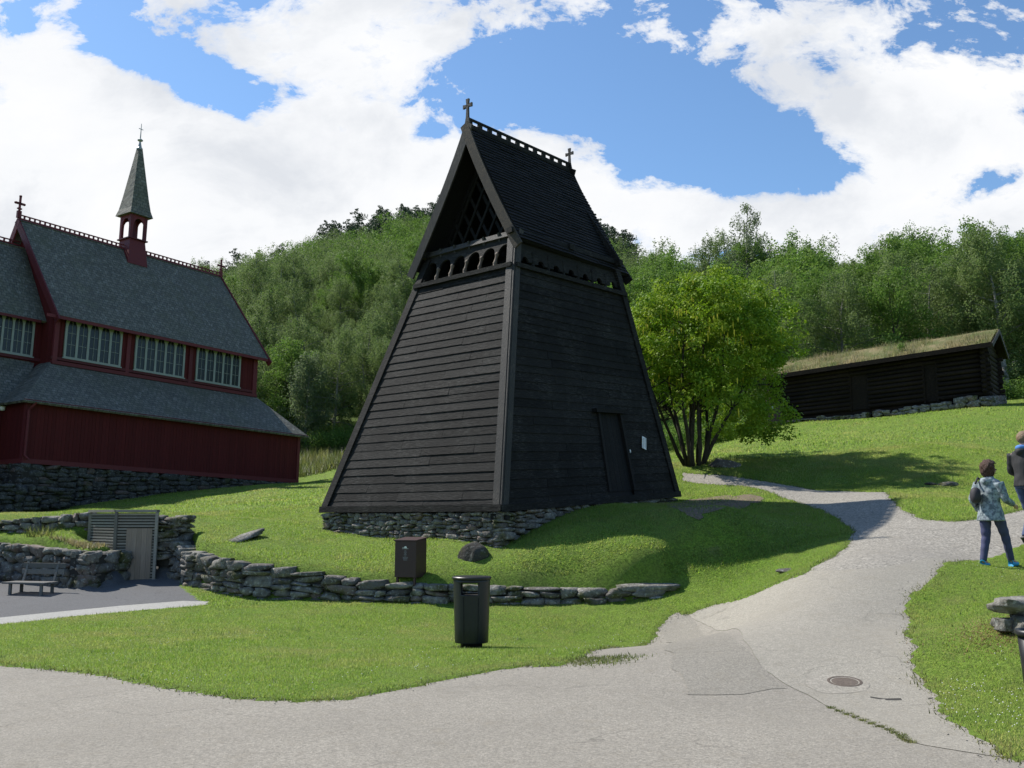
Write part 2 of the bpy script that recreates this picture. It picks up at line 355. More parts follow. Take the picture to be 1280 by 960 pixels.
def zero(px, py):
    dx = (px - 640) / FPX; dz = -(py - 480) / FPX
    d = np.array([dx, cp - sp * dz, sp + cp * dz]); t = -CZ / d[2]; return (d * t)[:2]
WALL_PX = [(228, 747), (262, 752), (300, 755), (400, 757), (480, 759), (560, 760), (700, 762), (790, 763), (832, 763)]
WALL = [zero(*p) for p in WALL_PX]
SHA = at(143, 700, 20.45)[:2]; SHB = at(194, 700, 20.5)[:2]; SHC = at(114, 641, 21.3)[:2]; SHD = SHB + SHC - SHA
LEFT = [(-30, 17.9), tuple(zero(-200, 738)), tuple(zero(0, 744)), tuple(zero(105, 750)), tuple(zero(162, 745)), tuple(SHA + V(-.05, .1)), tuple(SHC + V(0, .0)), tuple(SHD), tuple(SHB + V(.06, .1)), tuple(zero(226, 742))]
STEP = LEFT + [tuple(w) for w in WALL]
def inpoly(poly, x, y):
    P = np.array([p[:2] for p in poly]); x = np.asarray(x); y = np.asarray(y); c = np.zeros(x.shape, bool)
    bx = (x >= P[:, 0].min()) & (x <= P[:, 0].max()) & (y >= P[:, 1].min()) & (y <= P[:, 1].max())
    xs = x[bx]; ys = y[bx]; cc = np.zeros(xs.shape, bool); j = len(P) - 1
    for i in range(len(P)):
        xi, yi = P[i]; xj, yj = P[j]
        if yi != yj:
            m = ((yi > ys) != (yj > ys)); cc ^= m & (xs < (xj - xi) * (ys - yi) / (yj - yi) + xi)
        j = i
    c[bx] = cc; return c
def sdist(x, y):
    """>0 behind the step line"""
    x = np.asarray(x, float); y = np.asarray(y, float); best = np.full(x.shape, 1e9)
    for a, b in zip(STL[:-1], STL[1:]):
        d = b - a; L = d @ d; t = np.clip(((x - a[0]) * d[0] + (y - a[1]) * d[1]) / L, 0, 1)
        best = np.minimum(best, np.hypot(x - a[0] - t * d[0], y - a[1] - t * d[1]))
    return np.where(inpoly(SPOLY, np.atleast_1d(x), np.atleast_1d(y)).reshape(x.shape), -best, best)
xe, ye = STEP[-1]
STL = [V(-3000, 17.9)] + [V(*p) for p in STEP] + [V(3000, ye)]; SPOLY = STL + [V(3000, -900), V(-3000, -900)]
def sm(t): t = np.clip(t, 0, 1); return t * t * (3 - 2 * t)
AZ = [-1.2, -.5, -.31, -.204, -.08, .05, .119, .2, .272, .374, .477, .56, 1.2]
TN = [.15, .20, .268, .303, .338, .33, .295, .275, .29, .305, .322, .31, .30]
DD = [250, 250, 250, 250, 240, 230, 215, 170, 135, 125, 120, 120, 120]
HT = [9, 9, 9, 9, 9, 9, 9, 11, 12, 13, 14, 14, 14]
def vnoise(x, y, s, seed=0):
    x = np.asarray(x) / s + seed * 17.3; y = np.asarray(y) / s + seed * 9.1
    xi = np.floor(x); yi = np.floor(y); fx = sm(x - xi); fy = sm(y - yi)
    def h(a, b): v = np.sin(a * 127.1 + b * 311.7) * 43758.5453; return v - np.floor(v)
    return (h(xi, yi) * (1 - fx) + h(xi + 1, yi) * fx) * (1 - fy) + (h(xi, yi + 1) * (1 - fx) + h(xi + 1, yi + 1) * fx) * fy
def Zraw(x, y):
    x = np.asarray(x, float); y = np.asarray(y, float)
    zf = fF(x, y); zb = fB(x, y); s = sdist(x, y)
    past = np.maximum(x - xe, 0) + 0 * y
    w = .13 + past * 1.0
    k = sm((s - .05) / (2 * w) + np.where(past > 0, .5 * sm(past), 0))
    z = zf * (1 - k) + zb * k
    far = sm((y - 55) / 30); az = x / np.maximum(y, 20)
    tn = np.interp(az, AZ, TN); D = np.interp(az, AZ, DD); H = np.interp(az, AZ, HT)
    top = tn * D - H + CZ; t = np.clip((y - 62) / (D - 62), 0, 1.6)
    zz = 8 + (top - 8) * np.where(t < 1, t ** .95, 1 - (t - 1) * .5) + 3 * (vnoise(x, y, 25, 1) - .5)
    zfar = zz
    z = z * (1 - far) + zfar * far
    # gentle lumps
    lump = (vnoise(x, y, 1.1, 2) - .5) * .05 + (vnoise(x, y, .45, 3) - .5) * .018
    z = z + lump * sm((s) / .8) * sm((60 - y) / 10)
    z = np.where(y < 3, z * np.clip((y + 6) / 9, 0, 1), z)
    return z
def axis(lo, hi, segs):
    """segs: list of (start,end,step) fine zones; growing outside"""
    pts = [segs[0][0]]
    for a, b, s in segs:
        n = max(1, int(round((b - a) / s))); pts += list(np.linspace(a, b, n + 1)[1:])
    s = segs[-1][2]
    while pts[-1] < hi: s *= 1.18; pts.append(pts[-1] + min(s, 25))
    s = segs[0][2]
    while pts[0] > lo: s *= 1.18; pts.insert(0, pts[0] - min(s, 25))
    return np.array(pts)
GX = axis(-900, 900, [(-15, -12, .2), (-12, 9.5, .085), (9.5, 22, .3)])
GY = axis(-60, 1400, [(4, 8, .2), (8, 23, .085), (23, 30, .15), (30, 60, .5)])
XX, YY = np.meshgrid(GX, GY); ZZ = Zraw(XX, YY)
def Zt(x, y):
    x = np.asarray(x, float); y = np.asarray(y, float)
    i = np.clip(np.searchsorted(GX, x) - 1, 0, len(GX) - 2); j = np.clip(np.searchsorted(GY, y) - 1, 0, len(GY) - 2)
    fx = (x - GX[i]) / (GX[i + 1] - GX[i]); fy = (y - GY[j]) / (GY[j + 1] - GY[j])
    return (ZZ0[j, i] * (1 - fx) + ZZ0[j, i + 1] * fx) * (1 - fy) + (ZZ0[j + 1, i] * (1 - fx) + ZZ0[j + 1, i + 1] * fx) * fy
ZZ0 = ZZ.copy()
def G(px, py, dmin=4.0, dmax=70):
    ys = np.linspace(dmin, dmax, 3000); dx = (px - 640) / FPX; dz = -(py - 480) / FPX
    d = np.array([dx, cp - sp * dz, sp + cp * dz]); t = ys / d[1]
    z = CZ + d[2] * t; g = Zt(d[0] * t, ys); k = np.argmax(z <= g)
    if not (z <= g).any(): k = len(ys) - 1
    return np.array([d[0] * t[k], ys[k], float(g[k])])
def zat(x, y): return float(Zt(x, y))
# ------------------------------------------------------------------ paved surfaces
def densify(pts, step=.12, jit=.03):
    out = []
    for a, b in zip(pts[:-1], pts[1:]):
        a = np.asarray(a[:2], float); b = np.asarray(b[:2], float); n = max(1, int(np.linalg.norm(b - a) / step))
        for i in range(n):
            p = a + (b - a) * i / n; nn = unit(np.array([-(b - a)[1], (b - a)[0]]))
            w = (float(vnoise(p[0], p[1], .5, 5)) - .5) * 2 * jit * 1.6 + (float(vnoise(p[0], p[1], .17, 6)) - .5) * 2 * jit
            out.append(p + nn * w)
    out.append(np.asarray(pts[-1][:2], float)); return out
def smooth_line(pts, n=6):
    P = [np.asarray(p[:2], float) for p in pts]; out = []
    for i in range(len(P) - 1):
        p0 = P[max(i - 1, 0)]; p1 = P[i]; p2 = P[i + 1]; p3 = P[min(i + 2, len(P) - 1)]
        for k in range(n):
            t = k / n; out.append(.5 * ((2 * p1) + (-p0 + p2) * t + (2 * p0 - 5 * p1 + 4 * p2 - p3) * t * t + (-p0 + 3 * p1 - 3 * p2 + p3) * t ** 3))
    out.append(P[-1]); return out
def gl(px_pts, sm_=True, jit=.03):
    w = [G(*p)[:2] if len(p) == 2 else (np.array(p[1:3], float) if p[0] == 'w' else at(*p)[:2]) for p in px_pts]
    return densify(smooth_line(w) if sm_ else w, .12, jit)
e_lawn = gl([('w', -14, 14.4), (-150, 814), (0, 831), (80, 839), (150, 848), (250, 866), (320, 874), (430, 873), (540, 853), (640, 834), (700, 830), (745, 812), (830, 776), (860, 768)], jit=.035)
e_lawn2 = gl([(860, 768), (900, 755), (960, 735), (1005, 717)], jit=.03)
e_lawn3 = gl([(1005, 717), (1045, 693), (1062, 674), (1056, 657, 18.6), (1032, 641, 20.3), (990, 626, 22.2), (930, 611, 24.4), (852, 602, 26.2)], jit=.03)
e_top = gl([(852, 597, 27.0), (960, 604, 25.3), (1040, 612, 23.6), (1112, 616, 22.0)], jit=.02)
e_r1 = gl([(1112, 618, 21.9), (1124, 632, 19.9), (1150, 645, 18.4), (1186, 651, 17.6), (1221, 648, 17.5), (1280, 637, 18.2), (1380, 622, 19)], jit=.03)
e_r2 = gl([(1380, 655), (1280, 684), (1212, 702)], jit=.03)
e_r3 = gl([(1212, 702), (1165, 724), (1140, 752), (1137, 785), (1150, 832), (1166, 864), (1192, 898), (1240, 930), (1285, 955), ('w', 4.6, 5.4)], jit=.03)
arc = gl([(860, 768), (905, 788), (942, 818), (968, 846), (1010, 868), (1060, 893), (1120, 916), (1185, 937), ('w', 4.6, 5.4)], jit=.012)
e_mid = gl([(1005, 717), (1060, 712), (1120, 706), (1212, 702)], jit=.02)
def rev(l): return l[::-1]
poly_plaza = e_lawn + arc[1:] + [V(5.2, 4), V(6, -6), V(-16, -6), V(-16, 14.6)]
poly_paved = e_lawn2 + e_mid[1:] + e_r3[1:-1] + rev(arc)[:-1]
poly_gravel = e_lawn3 + e_top + e_r1 + e_r2 + rev(e_mid)[1:-1]
STRIP = gl([(-60, 786), (0, 782), (90, 772), (180, 764), (262, 757)], jit=.01)
STRIP_B = gl([(262, 752), (228, 751), (150, 757), (60, 766), (0, 772), (-60, 776)], False, jit=.008)
poly_conc = STRIP + STRIP_B
poly_dark = rev(STRIP_B)[:-1] + [zero(228, 749), zero(226, 741), zero(165, 742), zero(105, 749), zero(0, 743), zero(-60, 741)]
POLYS = [poly_plaza, poly_paved, poly_gravel, poly_conc, poly_dark]
def on_paving(x, y):
    c = np.zeros(np.shape(x), bool)
    for p in POLYS: c |= inpoly(p, x, y)
    return c
near = (YY > -7) & (YY < 27) & (XX > -17) & (XX < 14)
msk = np.zeros(XX.shape, bool); xs, ys = XX[near], YY[near]
e = .05
m4 = on_paving(xs + e, ys + e) & on_paving(xs - e, ys - e) & on_paving(xs + e, ys - e) & on_paving(xs - e, ys + e)
msk[near] = m4; ZZ[msk] -= .06
ZZ[~msk] += .012
def sheet(name, poly, mat, lift=0.0, step=.3):
    P = np.array([p[:2] for p in poly]); 
    x0, y0 = P.min(0); x1, y1 = P.max(0); gx, gy = np.meshgrid(np.arange(x0, x1, step), np.arange(y0, y1, step))
    gx = gx.ravel(); gy = gy.ravel(); k = inpoly(poly, gx, gy); gx = gx[k]; gy = gy[k]
    # keep interior points away from the border
    dmin = np.full(len(gx), 9.)
    for p in P: dmin = np.minimum(dmin, np.hypot(gx - p[0], gy - p[1]))
    k = dmin > .08; pts = [Vector(p) for p in P] + [Vector((a, b)) for a, b in zip(gx[k], gy[k])]
    r = delaunay_2d_cdt(pts, [], [list(range(len(P)))], 1, 1e-5)
    vx = np.array([v[:] for v in r[0]]); i = np.clip(np.searchsorted(GX, vx[:, 0]) - 1, 0, len(GX) - 2); j = np.clip(np.searchsorted(GY, vx[:, 1]) - 1, 0, len(GY) - 2)
    fx = (vx[:, 0] - GX[i]) / (GX[i + 1] - GX[i]); fy = (vx[:, 1] - GY[j]) / (GY[j + 1] - GY[j])
    z = (ZZ0[j, i] * (1 - fx) + ZZ0[j, i + 1] * fx) * (1 - fy) + (ZZ0[j + 1, i] * (1 - fx) + ZZ0[j + 1, i + 1] * fx) * fy + lift
    fs = [list(f) for f in r[2]]
    o = mesh_np(name, np.column_stack([vx, z]), fs, mat, smooth=True); tag(o, kind='structure')
    if o.data.polygons and o.data.polygons[0].normal.z < 0: o.data.flip_normals()
    return o
sheet('forecourt', poly_plaza, M['plaza'], -.004)
sheet('paved_path', poly_paved, M['paved'], 0)
sheet('gravel_path', poly_gravel, M['gravel'], -.004)
sheet('concrete_strip', poly_conc, M['concrete'], .0)
sheet('asphalt_patch', gl([(824, 784), (862, 771), (905, 791), (942, 821), (968, 849), (984, 861)], jit=.012) + gl([(984, 861), (930, 870), (858, 868), (846, 840), (824, 784)], False, .05)[1:-1], M['patch'], .0)
sheet('cement_collar', gl([(1047 + 40 * math.cos(a), 856 + 12 * math.sin(a)) for a in np.linspace(0, 6.2832, 13)][:-1] + [(1087, 856)], jit=.012)[:-1], M['collar'], .004)
sheet('path_crack', [G(*p)[:2] for p in ((1088, 871.5), (1105, 873.5), (1130, 873.2), (1150, 874.4), (1166, 872.6), (1166, 873.8), (1150, 876.4), (1130, 875.6), (1106, 876), (1088, 873))], M['mortar'], .003)
poly_soil = gl([(828, 636), (850, 629), (890, 623), (930, 622), (950, 628), (925, 636), (895, 638), (860, 645), (828, 636)], jit=.12)[:-1]
sheet('bare_soil', poly_soil, M['soil'], .022, .12)
sheet('asphalt_lane', poly_dark, M['asph_d'], -.004)
ny, nx = XX.shape; idx = np.arange(nx * ny).reshape(ny, nx)
faces = np.stack([idx[:-1, :-1], idx[:-1, 1:], idx[1:, 1:], idx[1:, :-1]], -1).reshape(-1, 4)
ground = mesh_np('ground', np.stack([XX, YY, ZZ], -1).reshape(-1, 3), faces, M['lawn'], smooth=True); tag(ground, kind='structure')
# ------------------------------------------------------------------ stones
def stone_templates(n=16):
    g = np.linspace(-1, 1, 5); T = []
    base = {}; vs = []; fs = []
    def vid(p):
        k = tuple(np.round(p, 4))
        if k not in base: base[k] = len(vs); vs.append(p)
        return base[k]
    for ax in range(3):
        for sgn in (-1, 1):
            for i in range(4):
                for j in range(4):
                    q = []
                    for (a, b) in ((i, j), (i + 1, j), (i + 1, j + 1), (i, j + 1)):
                        p = [0, 0, 0]; p[ax] = sgn; p[(ax + 1) % 3] = g[a]; p[(ax + 2) % 3] = g[b]; q.append(vid(np.array(p, float)))
                    fs.append(q if sgn > 0 else q[::-1])
    vs = np.array(vs); fs = np.array(fs)
    for k in range(n):
        r = np.linalg.norm(vs, axis=1, keepdims=True); rr = .02 + .09 * rng.random()
        p = vs * (1 - rr) + vs / r * rr * 1.25
        d = rng.normal(size=(11, 3)); d /= np.linalg.norm(d, axis=1, keepdims=True)
        for dd in d:                                           # random flat cuts
            h = p @ dd; lim = .88 + .40 * rng.random(); p = p - np.maximum(h - lim, 0)[:, None] * dd
        p += rng.normal(size=p.shape) * .06
        T.append(p)
    return T, fs
ST, SF = stone_templates()
class Stones:
    def __init__(s): s.v = []; s.f = []; s.a = []; s.n = 0
    def put(s, c, ax, ay, az_, a=None):
        """centre and three half-axis vectors"""
        t = ST[rng.integers(len(ST))] * rng.choice([-1, 1], 3)
        flip = 1
        t0 = t; A = np.stack([ax, ay, az_]); v = c + t0 @ A
        f = SF + s.n
        s.v.append(v); s.f.append(f); s.a.append(np.full(len(SF), rng.random() if a is None else a)); s.n += len(v)
    def build(s, name, mat, parent=None, origin=None):
        v = np.concatenate(s.v); f = np.concatenate(s.f)
        o = mesh_np(name, v, f, mat, parent, False, {'rnd': np.concatenate(s.a)}, origin)
        bm = bmesh.new(); bm.from_mesh(o.data); bmesh.ops.recalc_face_normals(bm, faces=bm.faces); bm.to_mesh(o.data); bm.free()
        return o
def split_rects(x0, x1, z0, z1, mw, mh, out):
    w = x1 - x0; h = z1 - z0
    if w <= mw * rng.uniform(.7, 1.25) and h <= mh * rng.uniform(.75, 1.3): out.append((x0, x1, z0, z1)); return
    if h / mh > w / mw * .8 and h > mh * .8:
        c = z0 + h * rng.uniform(.36, .64); split_rects(x0, x1, z0, c, mw, mh, out); split_rects(x0, x1, c, z1, mw, mh, out)
    else:
        c = x0 + w * rng.uniform(.32, .68); split_rects(x0, c, z0, z1, mw, mh, out); split_rects(c, x1, z0, z1, mw, mh, out)
def wall_stones(S, path, thick, mw, mh, inward=1, chunk=None, out_j=.035, batter=0.0, cap=False):
    """path: list of (x,y,zbot,ztop); stones packed on the front side; inward=+1: body lies to the left of travel"""
    for a, b in zip(path[:-1], path[1:]):
        a = np.asarray(a, float); b = np.asarray(b, float); L = np.linalg.norm((b - a)[:2]); d = unit((b - a)[:2]); nrm = V(-d[1], d[0]) * inward
        H = (a[3] - a[2] + b[3] - b[2]) / 2; rects = []
        n = max(1, int(round(L / 1.6)))
        split_rects(0, L, 0, max(H, .05), mw, mh, rects)
        for (x0, x1, z0, z1) in rects:
            xm = (x0 + x1) / 2; t = xm / L; zb = a[2] + (b[2] - a[2]) * t; zt = a[3] + (b[3] - a[3]) * t; k = (zt - zb) / H
            w = (x1 - x0) * .5 * 1.02; h = (z1 - z0) * .5 * k * 1.03; th = thick / 2 * rng.uniform(.85, 1.1)
            zc = zb + (z0 + z1) / 2 * k
            off = th - rng.uniform(-.3, 1) * out_j + batter * (zc - zb)
            c = np.array([*(a[:2] + d * xm + nrm * off), zc]); tl = rng.normal() * .06
            S.put(c, V(d[0] * w, d[1] * w, tl * w), V(nrm[0] * th, nrm[1] * th, 0), V(-tl * h * d[0], -tl * h * d[1], h))
def core(name, path, thick, mat, parent, origin=None, inset=.07, inward=1, drop=.06):
    mb = MB()
    for a, b in zip(path[:-1], path[1:]):
        a = np.asarray(a, float); b = np.asarray(b, float); d = unit((b - a)[:2]); n = V(-d[1], d[0]) * inward
        p = [a[:2] + n * inset, b[:2] + n * inset, b[:2] + n * thick, a[:2] + n * thick]
        if inward < 0: p = [p[1], p[0], p[3], p[2]]; zz = [b, a, a, b]
        else: zz = [a, b, b, a]
        mb.hexa([(*q, z[2] - .1) for q, z in zip(p, zz)] + [(*q, z[3] - drop) for q, z in zip(p, zz)])
    return mb.build(name, mat, parent, origin)
# ------------------------------------------------------------------ bell tower
tb = dict(N=at(626, 636, 18.76), L=at(403.6, 638, 22.18), R=at(847, 618, 24.21))
tb['B'] = tb['L'] + tb['R'] - tb['N']
ts = dict(N=at(642, 331, 20.36), L=at(520, 360, 22.56), R=at(780, 369, 23.43)); ts['B'] = ts['L'] + ts['R'] - ts['N'] + V(0, 0, -.05)
TO = (tb['N'] + tb['L'] + tb['R'] + tb['B']) / 4
rNE = at(649, 297, 20.39); rLE = at(514, 338, 22.70); rRE = at(785.5, 344, 23.64); rBE = rLE + rRE - rNE
aF = at(584.5, 158, 21.42); aB = at(712, 214, 24.67)
tower = empty('bell_tower', TO, 0, 'black tarred timber bell tower with steep gable roof on a low stone base', 'bell tower')
def TP(n, t): return tb[n] + (ts[n] - tb[n]) * t
Up = V(0, 0, 1)
def boards(mb, bl, br, tl, tr, n, out=.04, thick=.022, gaps=True, skip=None, hjit=.0, maxlen=3.5, inset=0.0):
    """clapboards on the quad bl-br-tr-tl (outside to the right of bl->br seen from outside = toward viewer)"""
    nrm = unit(np.cross(br - bl, tl - bl))
    def P(s, t): return (bl * (1 - s) + br * s) * (1 - t) + (tl * (1 - s) + tr * s) * t
    for i in range(n):
        t0 = i / n; t1 = (i + 1.12) / n; t1 = min(t1, 1.0)
        L = np.linalg.norm(P(1, t0) - P(0, t0)); cuts = [0.0]
        if gaps:
            x = rng.uniform(maxlen * .25, maxlen)
            while x < L - maxlen * .2: cuts.append(x / L); x += rng.uniform(maxlen * .35, maxlen)
        cuts.append(1.0)
        for s0, s1 in zip(cuts[:-1], cuts[1:]):
            if skip:
                segs = skip(s0, s1, t0, (i + 1) / n)
            else: segs = [(s0, s1)]
            for (a, b) in segs:
                g = .004 / L; o = out + rng.normal() * .003; jt = rng.normal() * hjit
                a2 = a + g; b2 = b - g
                A = P(a2, t0 + jt); B = P(b2, t0 + jt); C2 = P(b2, t1); D = P(a2, t1)
                mb.hexa([A + nrm * (o - thick), B + nrm * (o - thick), B + nrm * o, A + nrm * o,
                         D - nrm * (.004), C2 - nrm * .004, C2 + nrm * .010, D + nrm * .010], rng.random())
    return mb
def quad_st(bl, br, tl, tr, px, py):
    best = None; s = np.linspace(0, 1, 241); t = np.linspace(0, 1, 241); S_, T_ = np.meshgrid(s, t)
    P = (bl * (1 - S_[..., None]) + br * S_[..., None]) * (1 - T_[..., None]) + (tl * (1 - S_[..., None]) + tr * S_[..., None]) * T_[..., None]
    X, Y = to_px(P); k = np.argmin((X - px) ** 2 + (Y - py) ** 2); return S_.ravel()[k], T_.ravel()[k]
# faces as seen from outside, bl -> br left to right
FR = ('L', 'N'); FD = ('N', 'R'); FBk = ('R', 'B'); FLf = ('B', 'L')
d0 = quad_st(tb['N'], tb['R'], ts['N'], ts['R'], 757, 606); d1 = quad_st(tb['N'], tb['R'], ts['N'], ts['R'], 786, 600); d2 = quad_st(tb['N'], tb['R'], ts['N'], ts['R'], 748, 513); d3 = quad_st(tb['N'], tb['R'], ts['N'], ts['R'], 776, 519)
ds0 = (d0[0] + d2[0]) / 2; ds1 = (d1[0] + d3[0]) / 2; dt0 = .035; dt1 = (d2[1] + d3[1]) / 2
def door_skip(s0, s1, t0, t1):
    if t1 < dt0 or t0 >= dt1 - .01: return [(s0, s1)]
    r = []
    if s0 < ds0: r.append((s0, min(s1, ds0)))
    if s1 > ds1: r.append((max(s0, ds1), s1))
    return r
cl = MB()
for (p, q), sk in ((FR, None), (FD, door_skip), (FBk, None), (FLf, None)):
    boards(cl, tb[p], tb[q], ts[p], ts[q], 28, skip=sk, hjit=.0012, out=.028, thick=.02)
cl.build('wall_cladding', M['tar'], tower, TO)
inner = MB()
for (p, q) in (FR, FD, FBk, FLf):
    n = unit(np.cross(tb[q] - tb[p], ts[p] - tb[p])); b = [tb[p] - n * .12, tb[q] - n * .12, tb[q] - n * .03, tb[p] - n * .03]
    t_ = [ts[p] - n * .12, ts[q] - n * .12, ts[q] - n * .03, ts[p] - n * .03]; inner.hexa(b + t_)
cN = (ts['N'] + ts['L'] + ts['R'] + ts['B']) / 4
inner.hexa([ts[k] + (cN - ts[k]) * .05 - Up * .35 for k in ('N', 'R', 'B', 'L')] + [ts[k] + (cN - ts[k]) * .05 - Up * .25 for k in ('N', 'R', 'B', 'L')])
inner.build('inner_wall', M['tar_roof'], tower, TO)
# corner posts run up to the eaves
def eave_pt(k):
    """corner post top: continue the taper to roof underside"""
    t = 1.125; return tb[k] + (ts[k] - tb[k]) * t
for k, (p, q) in {'N': ('L', 'R'), 'L': ('B', 'N'), 'R': ('N', 'B'), 'B': ('R', 'L')}.items():
    mb = MB(); b0 = tb[k] - (ts[k] - tb[k]) * .0; t0 = eave_pt(k)
    for other, up_ in ((p, 1), (q, 1)):
        do = unit(tb[other] - tb[k]); other2 = q if other == p else p; n = unit(np.cross(do, ts[k] - tb[k])); 
        if np.dot(n, tb[k] - (tb['N'] + tb['B'] ) / 2) < 0: n = -n
        w = .17
        mb.hexa([b0 + n * .0, b0 + do * w, b0 + do * w + n * .062, b0 + n * .062, t0, t0 + do * w, t0 + do * w + n * .062, t0 + n * .062])
    # solid post behind
    d1_ = unit(tb[p] - tb[k]); d2_ = unit(tb[q] - tb[k])
    mb.hexa([b0 + d1_ * .0 - d1_ * .055 - d2_ * .055, b0 + d1_ * .17 - d2_ * .05, b0 + d1_ * .17 + d2_ * .17, b0 + d2_ * .17 - d1_ * .05,
             t0 - d1_ * .055 - d2_ * .055, t0 + d1_ * .17 - d2_ * .05, t0 + d1_ * .17 + d2_ * .17, t0 + d2_ * .17 - d1_ * .05])
    mb.build('corner_board', M['tar_post'] if k in 'N' else M['tar'], tower, TO)
# bottom skirt board and sill log
sk = MB()
for (p, q) in (FR, FD, FBk, FLf):
    n = unit(np.cross(tb[q] - tb[p], ts[p] - tb[p])); d = unit(tb[q] - tb[p]); e0 = tb[p] - d * .05; e1 = tb[q] + d * .05; u_ = unit(ts[p] - tb[p])
    sk.hexa([e0 + n * .02 - Up * .06, e1 + n * .02 - Up * .06, e1 + n * .085 - Up * .075, e0 + n * .085 - Up * .075, e0 + n * .01 + Up * .07, e1 + n * .01 + Up * .07, e1 + n * .07 + Up * .07, e0 + n * .07 + Up * .07])
    sk.beam(e0 - Up * .12 - n * .16, e1 - Up * .12 - n * .16, .14, .1)
sk.build('sill_beam', M['tar'], tower, TO)
# head beam of the wall
hb = MB()
for (p, q) in (FR, FD, FBk, FLf):
    d = unit(ts[q] - ts[p]); n = unit(np.cross(tb[q] - tb[p], ts[p] - tb[p]))
    hb.beam(ts[p] + n * .03, ts[q] + n * .03, .16, .10)
hb.build('belfry_sill', M['tar'], tower, TO)
# door
Pd = lambda s, t: (tb['N'] * (1 - s) + tb['R'] * s) * (1 - t) + (ts['N'] * (1 - s) + ts['R'] * s) * t
nD = unit(np.cross(tb['R'] - tb['N'], ts['N'] - tb['N']))
dr = MB(); K = 5
for i in range(K):
    s0 = ds0 + (ds1 - ds0) * i / K; s1 = ds0 + (ds1 - ds0) * (i + .97) / K
    b = [Pd(s0, dt0), Pd(s1, dt0)]; t_ = [Pd(s0, dt1), Pd(s1, dt1)]
    dr.hexa([b[0] - nD * .05, b[1] - nD * .05, b[1] - nD * .012, b[0] - nD * .012, t_[0] - nD * .05, t_[1] - nD * .05, t_[1] - nD * .012, t_[0] - nD * .012])
dr_o = dr.build('door', M['tar_roof'], tower, TO)
df = MB(); xd = unit(tb['R'] - tb['N'])
df.beam(Pd(ds0, dt0) + nD * .02, Pd(ds0, dt1) + nD * .02, .09, .1, nD); df.beam(Pd(ds1, dt0) + nD * .02, Pd(ds1, dt1) + nD * .02, .09, .1, nD)
df.beam(Pd(ds0, dt1) - xd * .22 + nD * .07 + Up * .02, Pd(ds1, dt1) + xd * .14 + nD * .07 + Up * .02, .17, .09, Up)
df.build('door_frame', M['tar_roof'], dr_o, TO)
hs, ht = quad_st(tb['N'], tb['R'], ts['N'], ts['R'], 785.5, 563.5)
hp = Pd(hs, ht); hd = MB(); hd.box(-.03, .03, -.03, .03, -.07, .05); 
hd = MB(); ux = unit(ts['N'] - tb['N'])
hd.beam(hp + nD * .05 - ux * .05, hp + nD * .05 + ux * .03, .035, .015, nD); hd.beam(hp + nD * .03 - ux * .03, hp + nD * .10 - ux * .03 - xd * .06, .022, .022)
hd.build('handle', M['white'], dr_o, TO)
# paper notice
ns, nt = quad_st(tb['N'], tb['R'], ts['N'], ts['R'], 802.3, 554); npn = Pd(ns, nt) + nD * .062
nf = MB(); nf.beam(npn - ux * .155, npn + ux * .155, .175, .012, nD); nfo = nf.build('notice_sheet', M['white'], tower, TO)
for col in (-.041, .041):
    tx = MB()
    for r_ in range(11):
        w_ = .058 * rng.uniform(.7, 1); z_ = .12 - r_ * .0235
        c_ = npn + xd * col + ux * z_ + nD * .0065
        tx.beam(c_ - xd * w_ / 2, c_ + xd * w_ / 2, .011, .003, nD)
    tx.build('printed_text', M['grey_print'], nfo, TO)
# belfry arcade: turned columns and arch plates on the four sides
def arcade(p, q, nb, colmat, t_top=.118):
    A = ts[p]; B = ts[q]; w = np.linalg.norm(B - A); xd_ = unit(B - A); n = unit(np.cross(tb[q] - tb[p], ts[p] - tb[p]))
    up_ = unit((ts[p] + ts[q]) / 2 - (tb[p] + tb[q]) / 2); Ht = .73; x0 = .16; x1 = w - .16; bw = (x1 - x0) / nb
    o0 = A + up_ * .05 - n * .03
    outer = [(x0 - .02, Ht * .45), (x1 + .02, Ht * .45), (x1 + .02, Ht), (x0 - .02, Ht)]
    outl = [(x0 - .02, Ht)]
    spr = .5 if (p, q) in (FR, FBk) else .16; pts = [(x1, Ht), (x0, Ht), (x0, Ht * spr)]
    for i in range(nb):
        cx = x0 + bw * (i + .5); r = bw * (.39 if p in 'LR' and q in 'NB' else .20); pts.append((cx - r, Ht * spr))
        for k in range(1, 12): a = math.pi * (1 - k / 12); pts.append((cx + r * math.cos(a), Ht * spr + r * 1.05 * math.sin(a)))
        pts.append((cx + r, Ht * spr))
    pts.append((x1, Ht * spr))
    pl = plate('arch_board', [pts], .05, M['tar'], tower, frame_M(o0 - TO, xd_, up_))
    for i in range(nb + 1):
        c0 = o0 + xd_ * (x0 + bw * i); cm = MB()
        prof = [(0, .05), (.06, .05), (.09, .035), (.16, .05), (.2, .056), (.28, .042), (.42, .036), (.5, .05), (.52, .055), (.6, .04)]
        cm.tube([c0 + up_ * (z / .6 * Ht * .55) for z, r in prof], [r * .95 for z, r in prof], 10)
        cm.build('turned_column', colmat, tower, TO, True)
    bm_ = MB(); bm_.beam(o0 + xd_ * .0 + up_ * (Ht + .06) + n * .02, o0 + xd_ * w + up_ * (Ht + .06) + n * .02, .13, .14, n)
    if p == 'L' and q == 'N':
        for i in range(nb + 1): bm_.beam(o0 + xd_ * (x0 + bw * i) + up_ * (Ht - .04) + n * .0, o0 + xd_ * (x0 + bw * i) + up_ * (Ht + .14) + n * .10, .075, .06, xd_)
    bm_.build('belfry_beam', M['tar_post'] if (p, q) == FR else M['tar'], tower, TO)
    return o0 + up_ * (Ht + .1), xd_, w, n
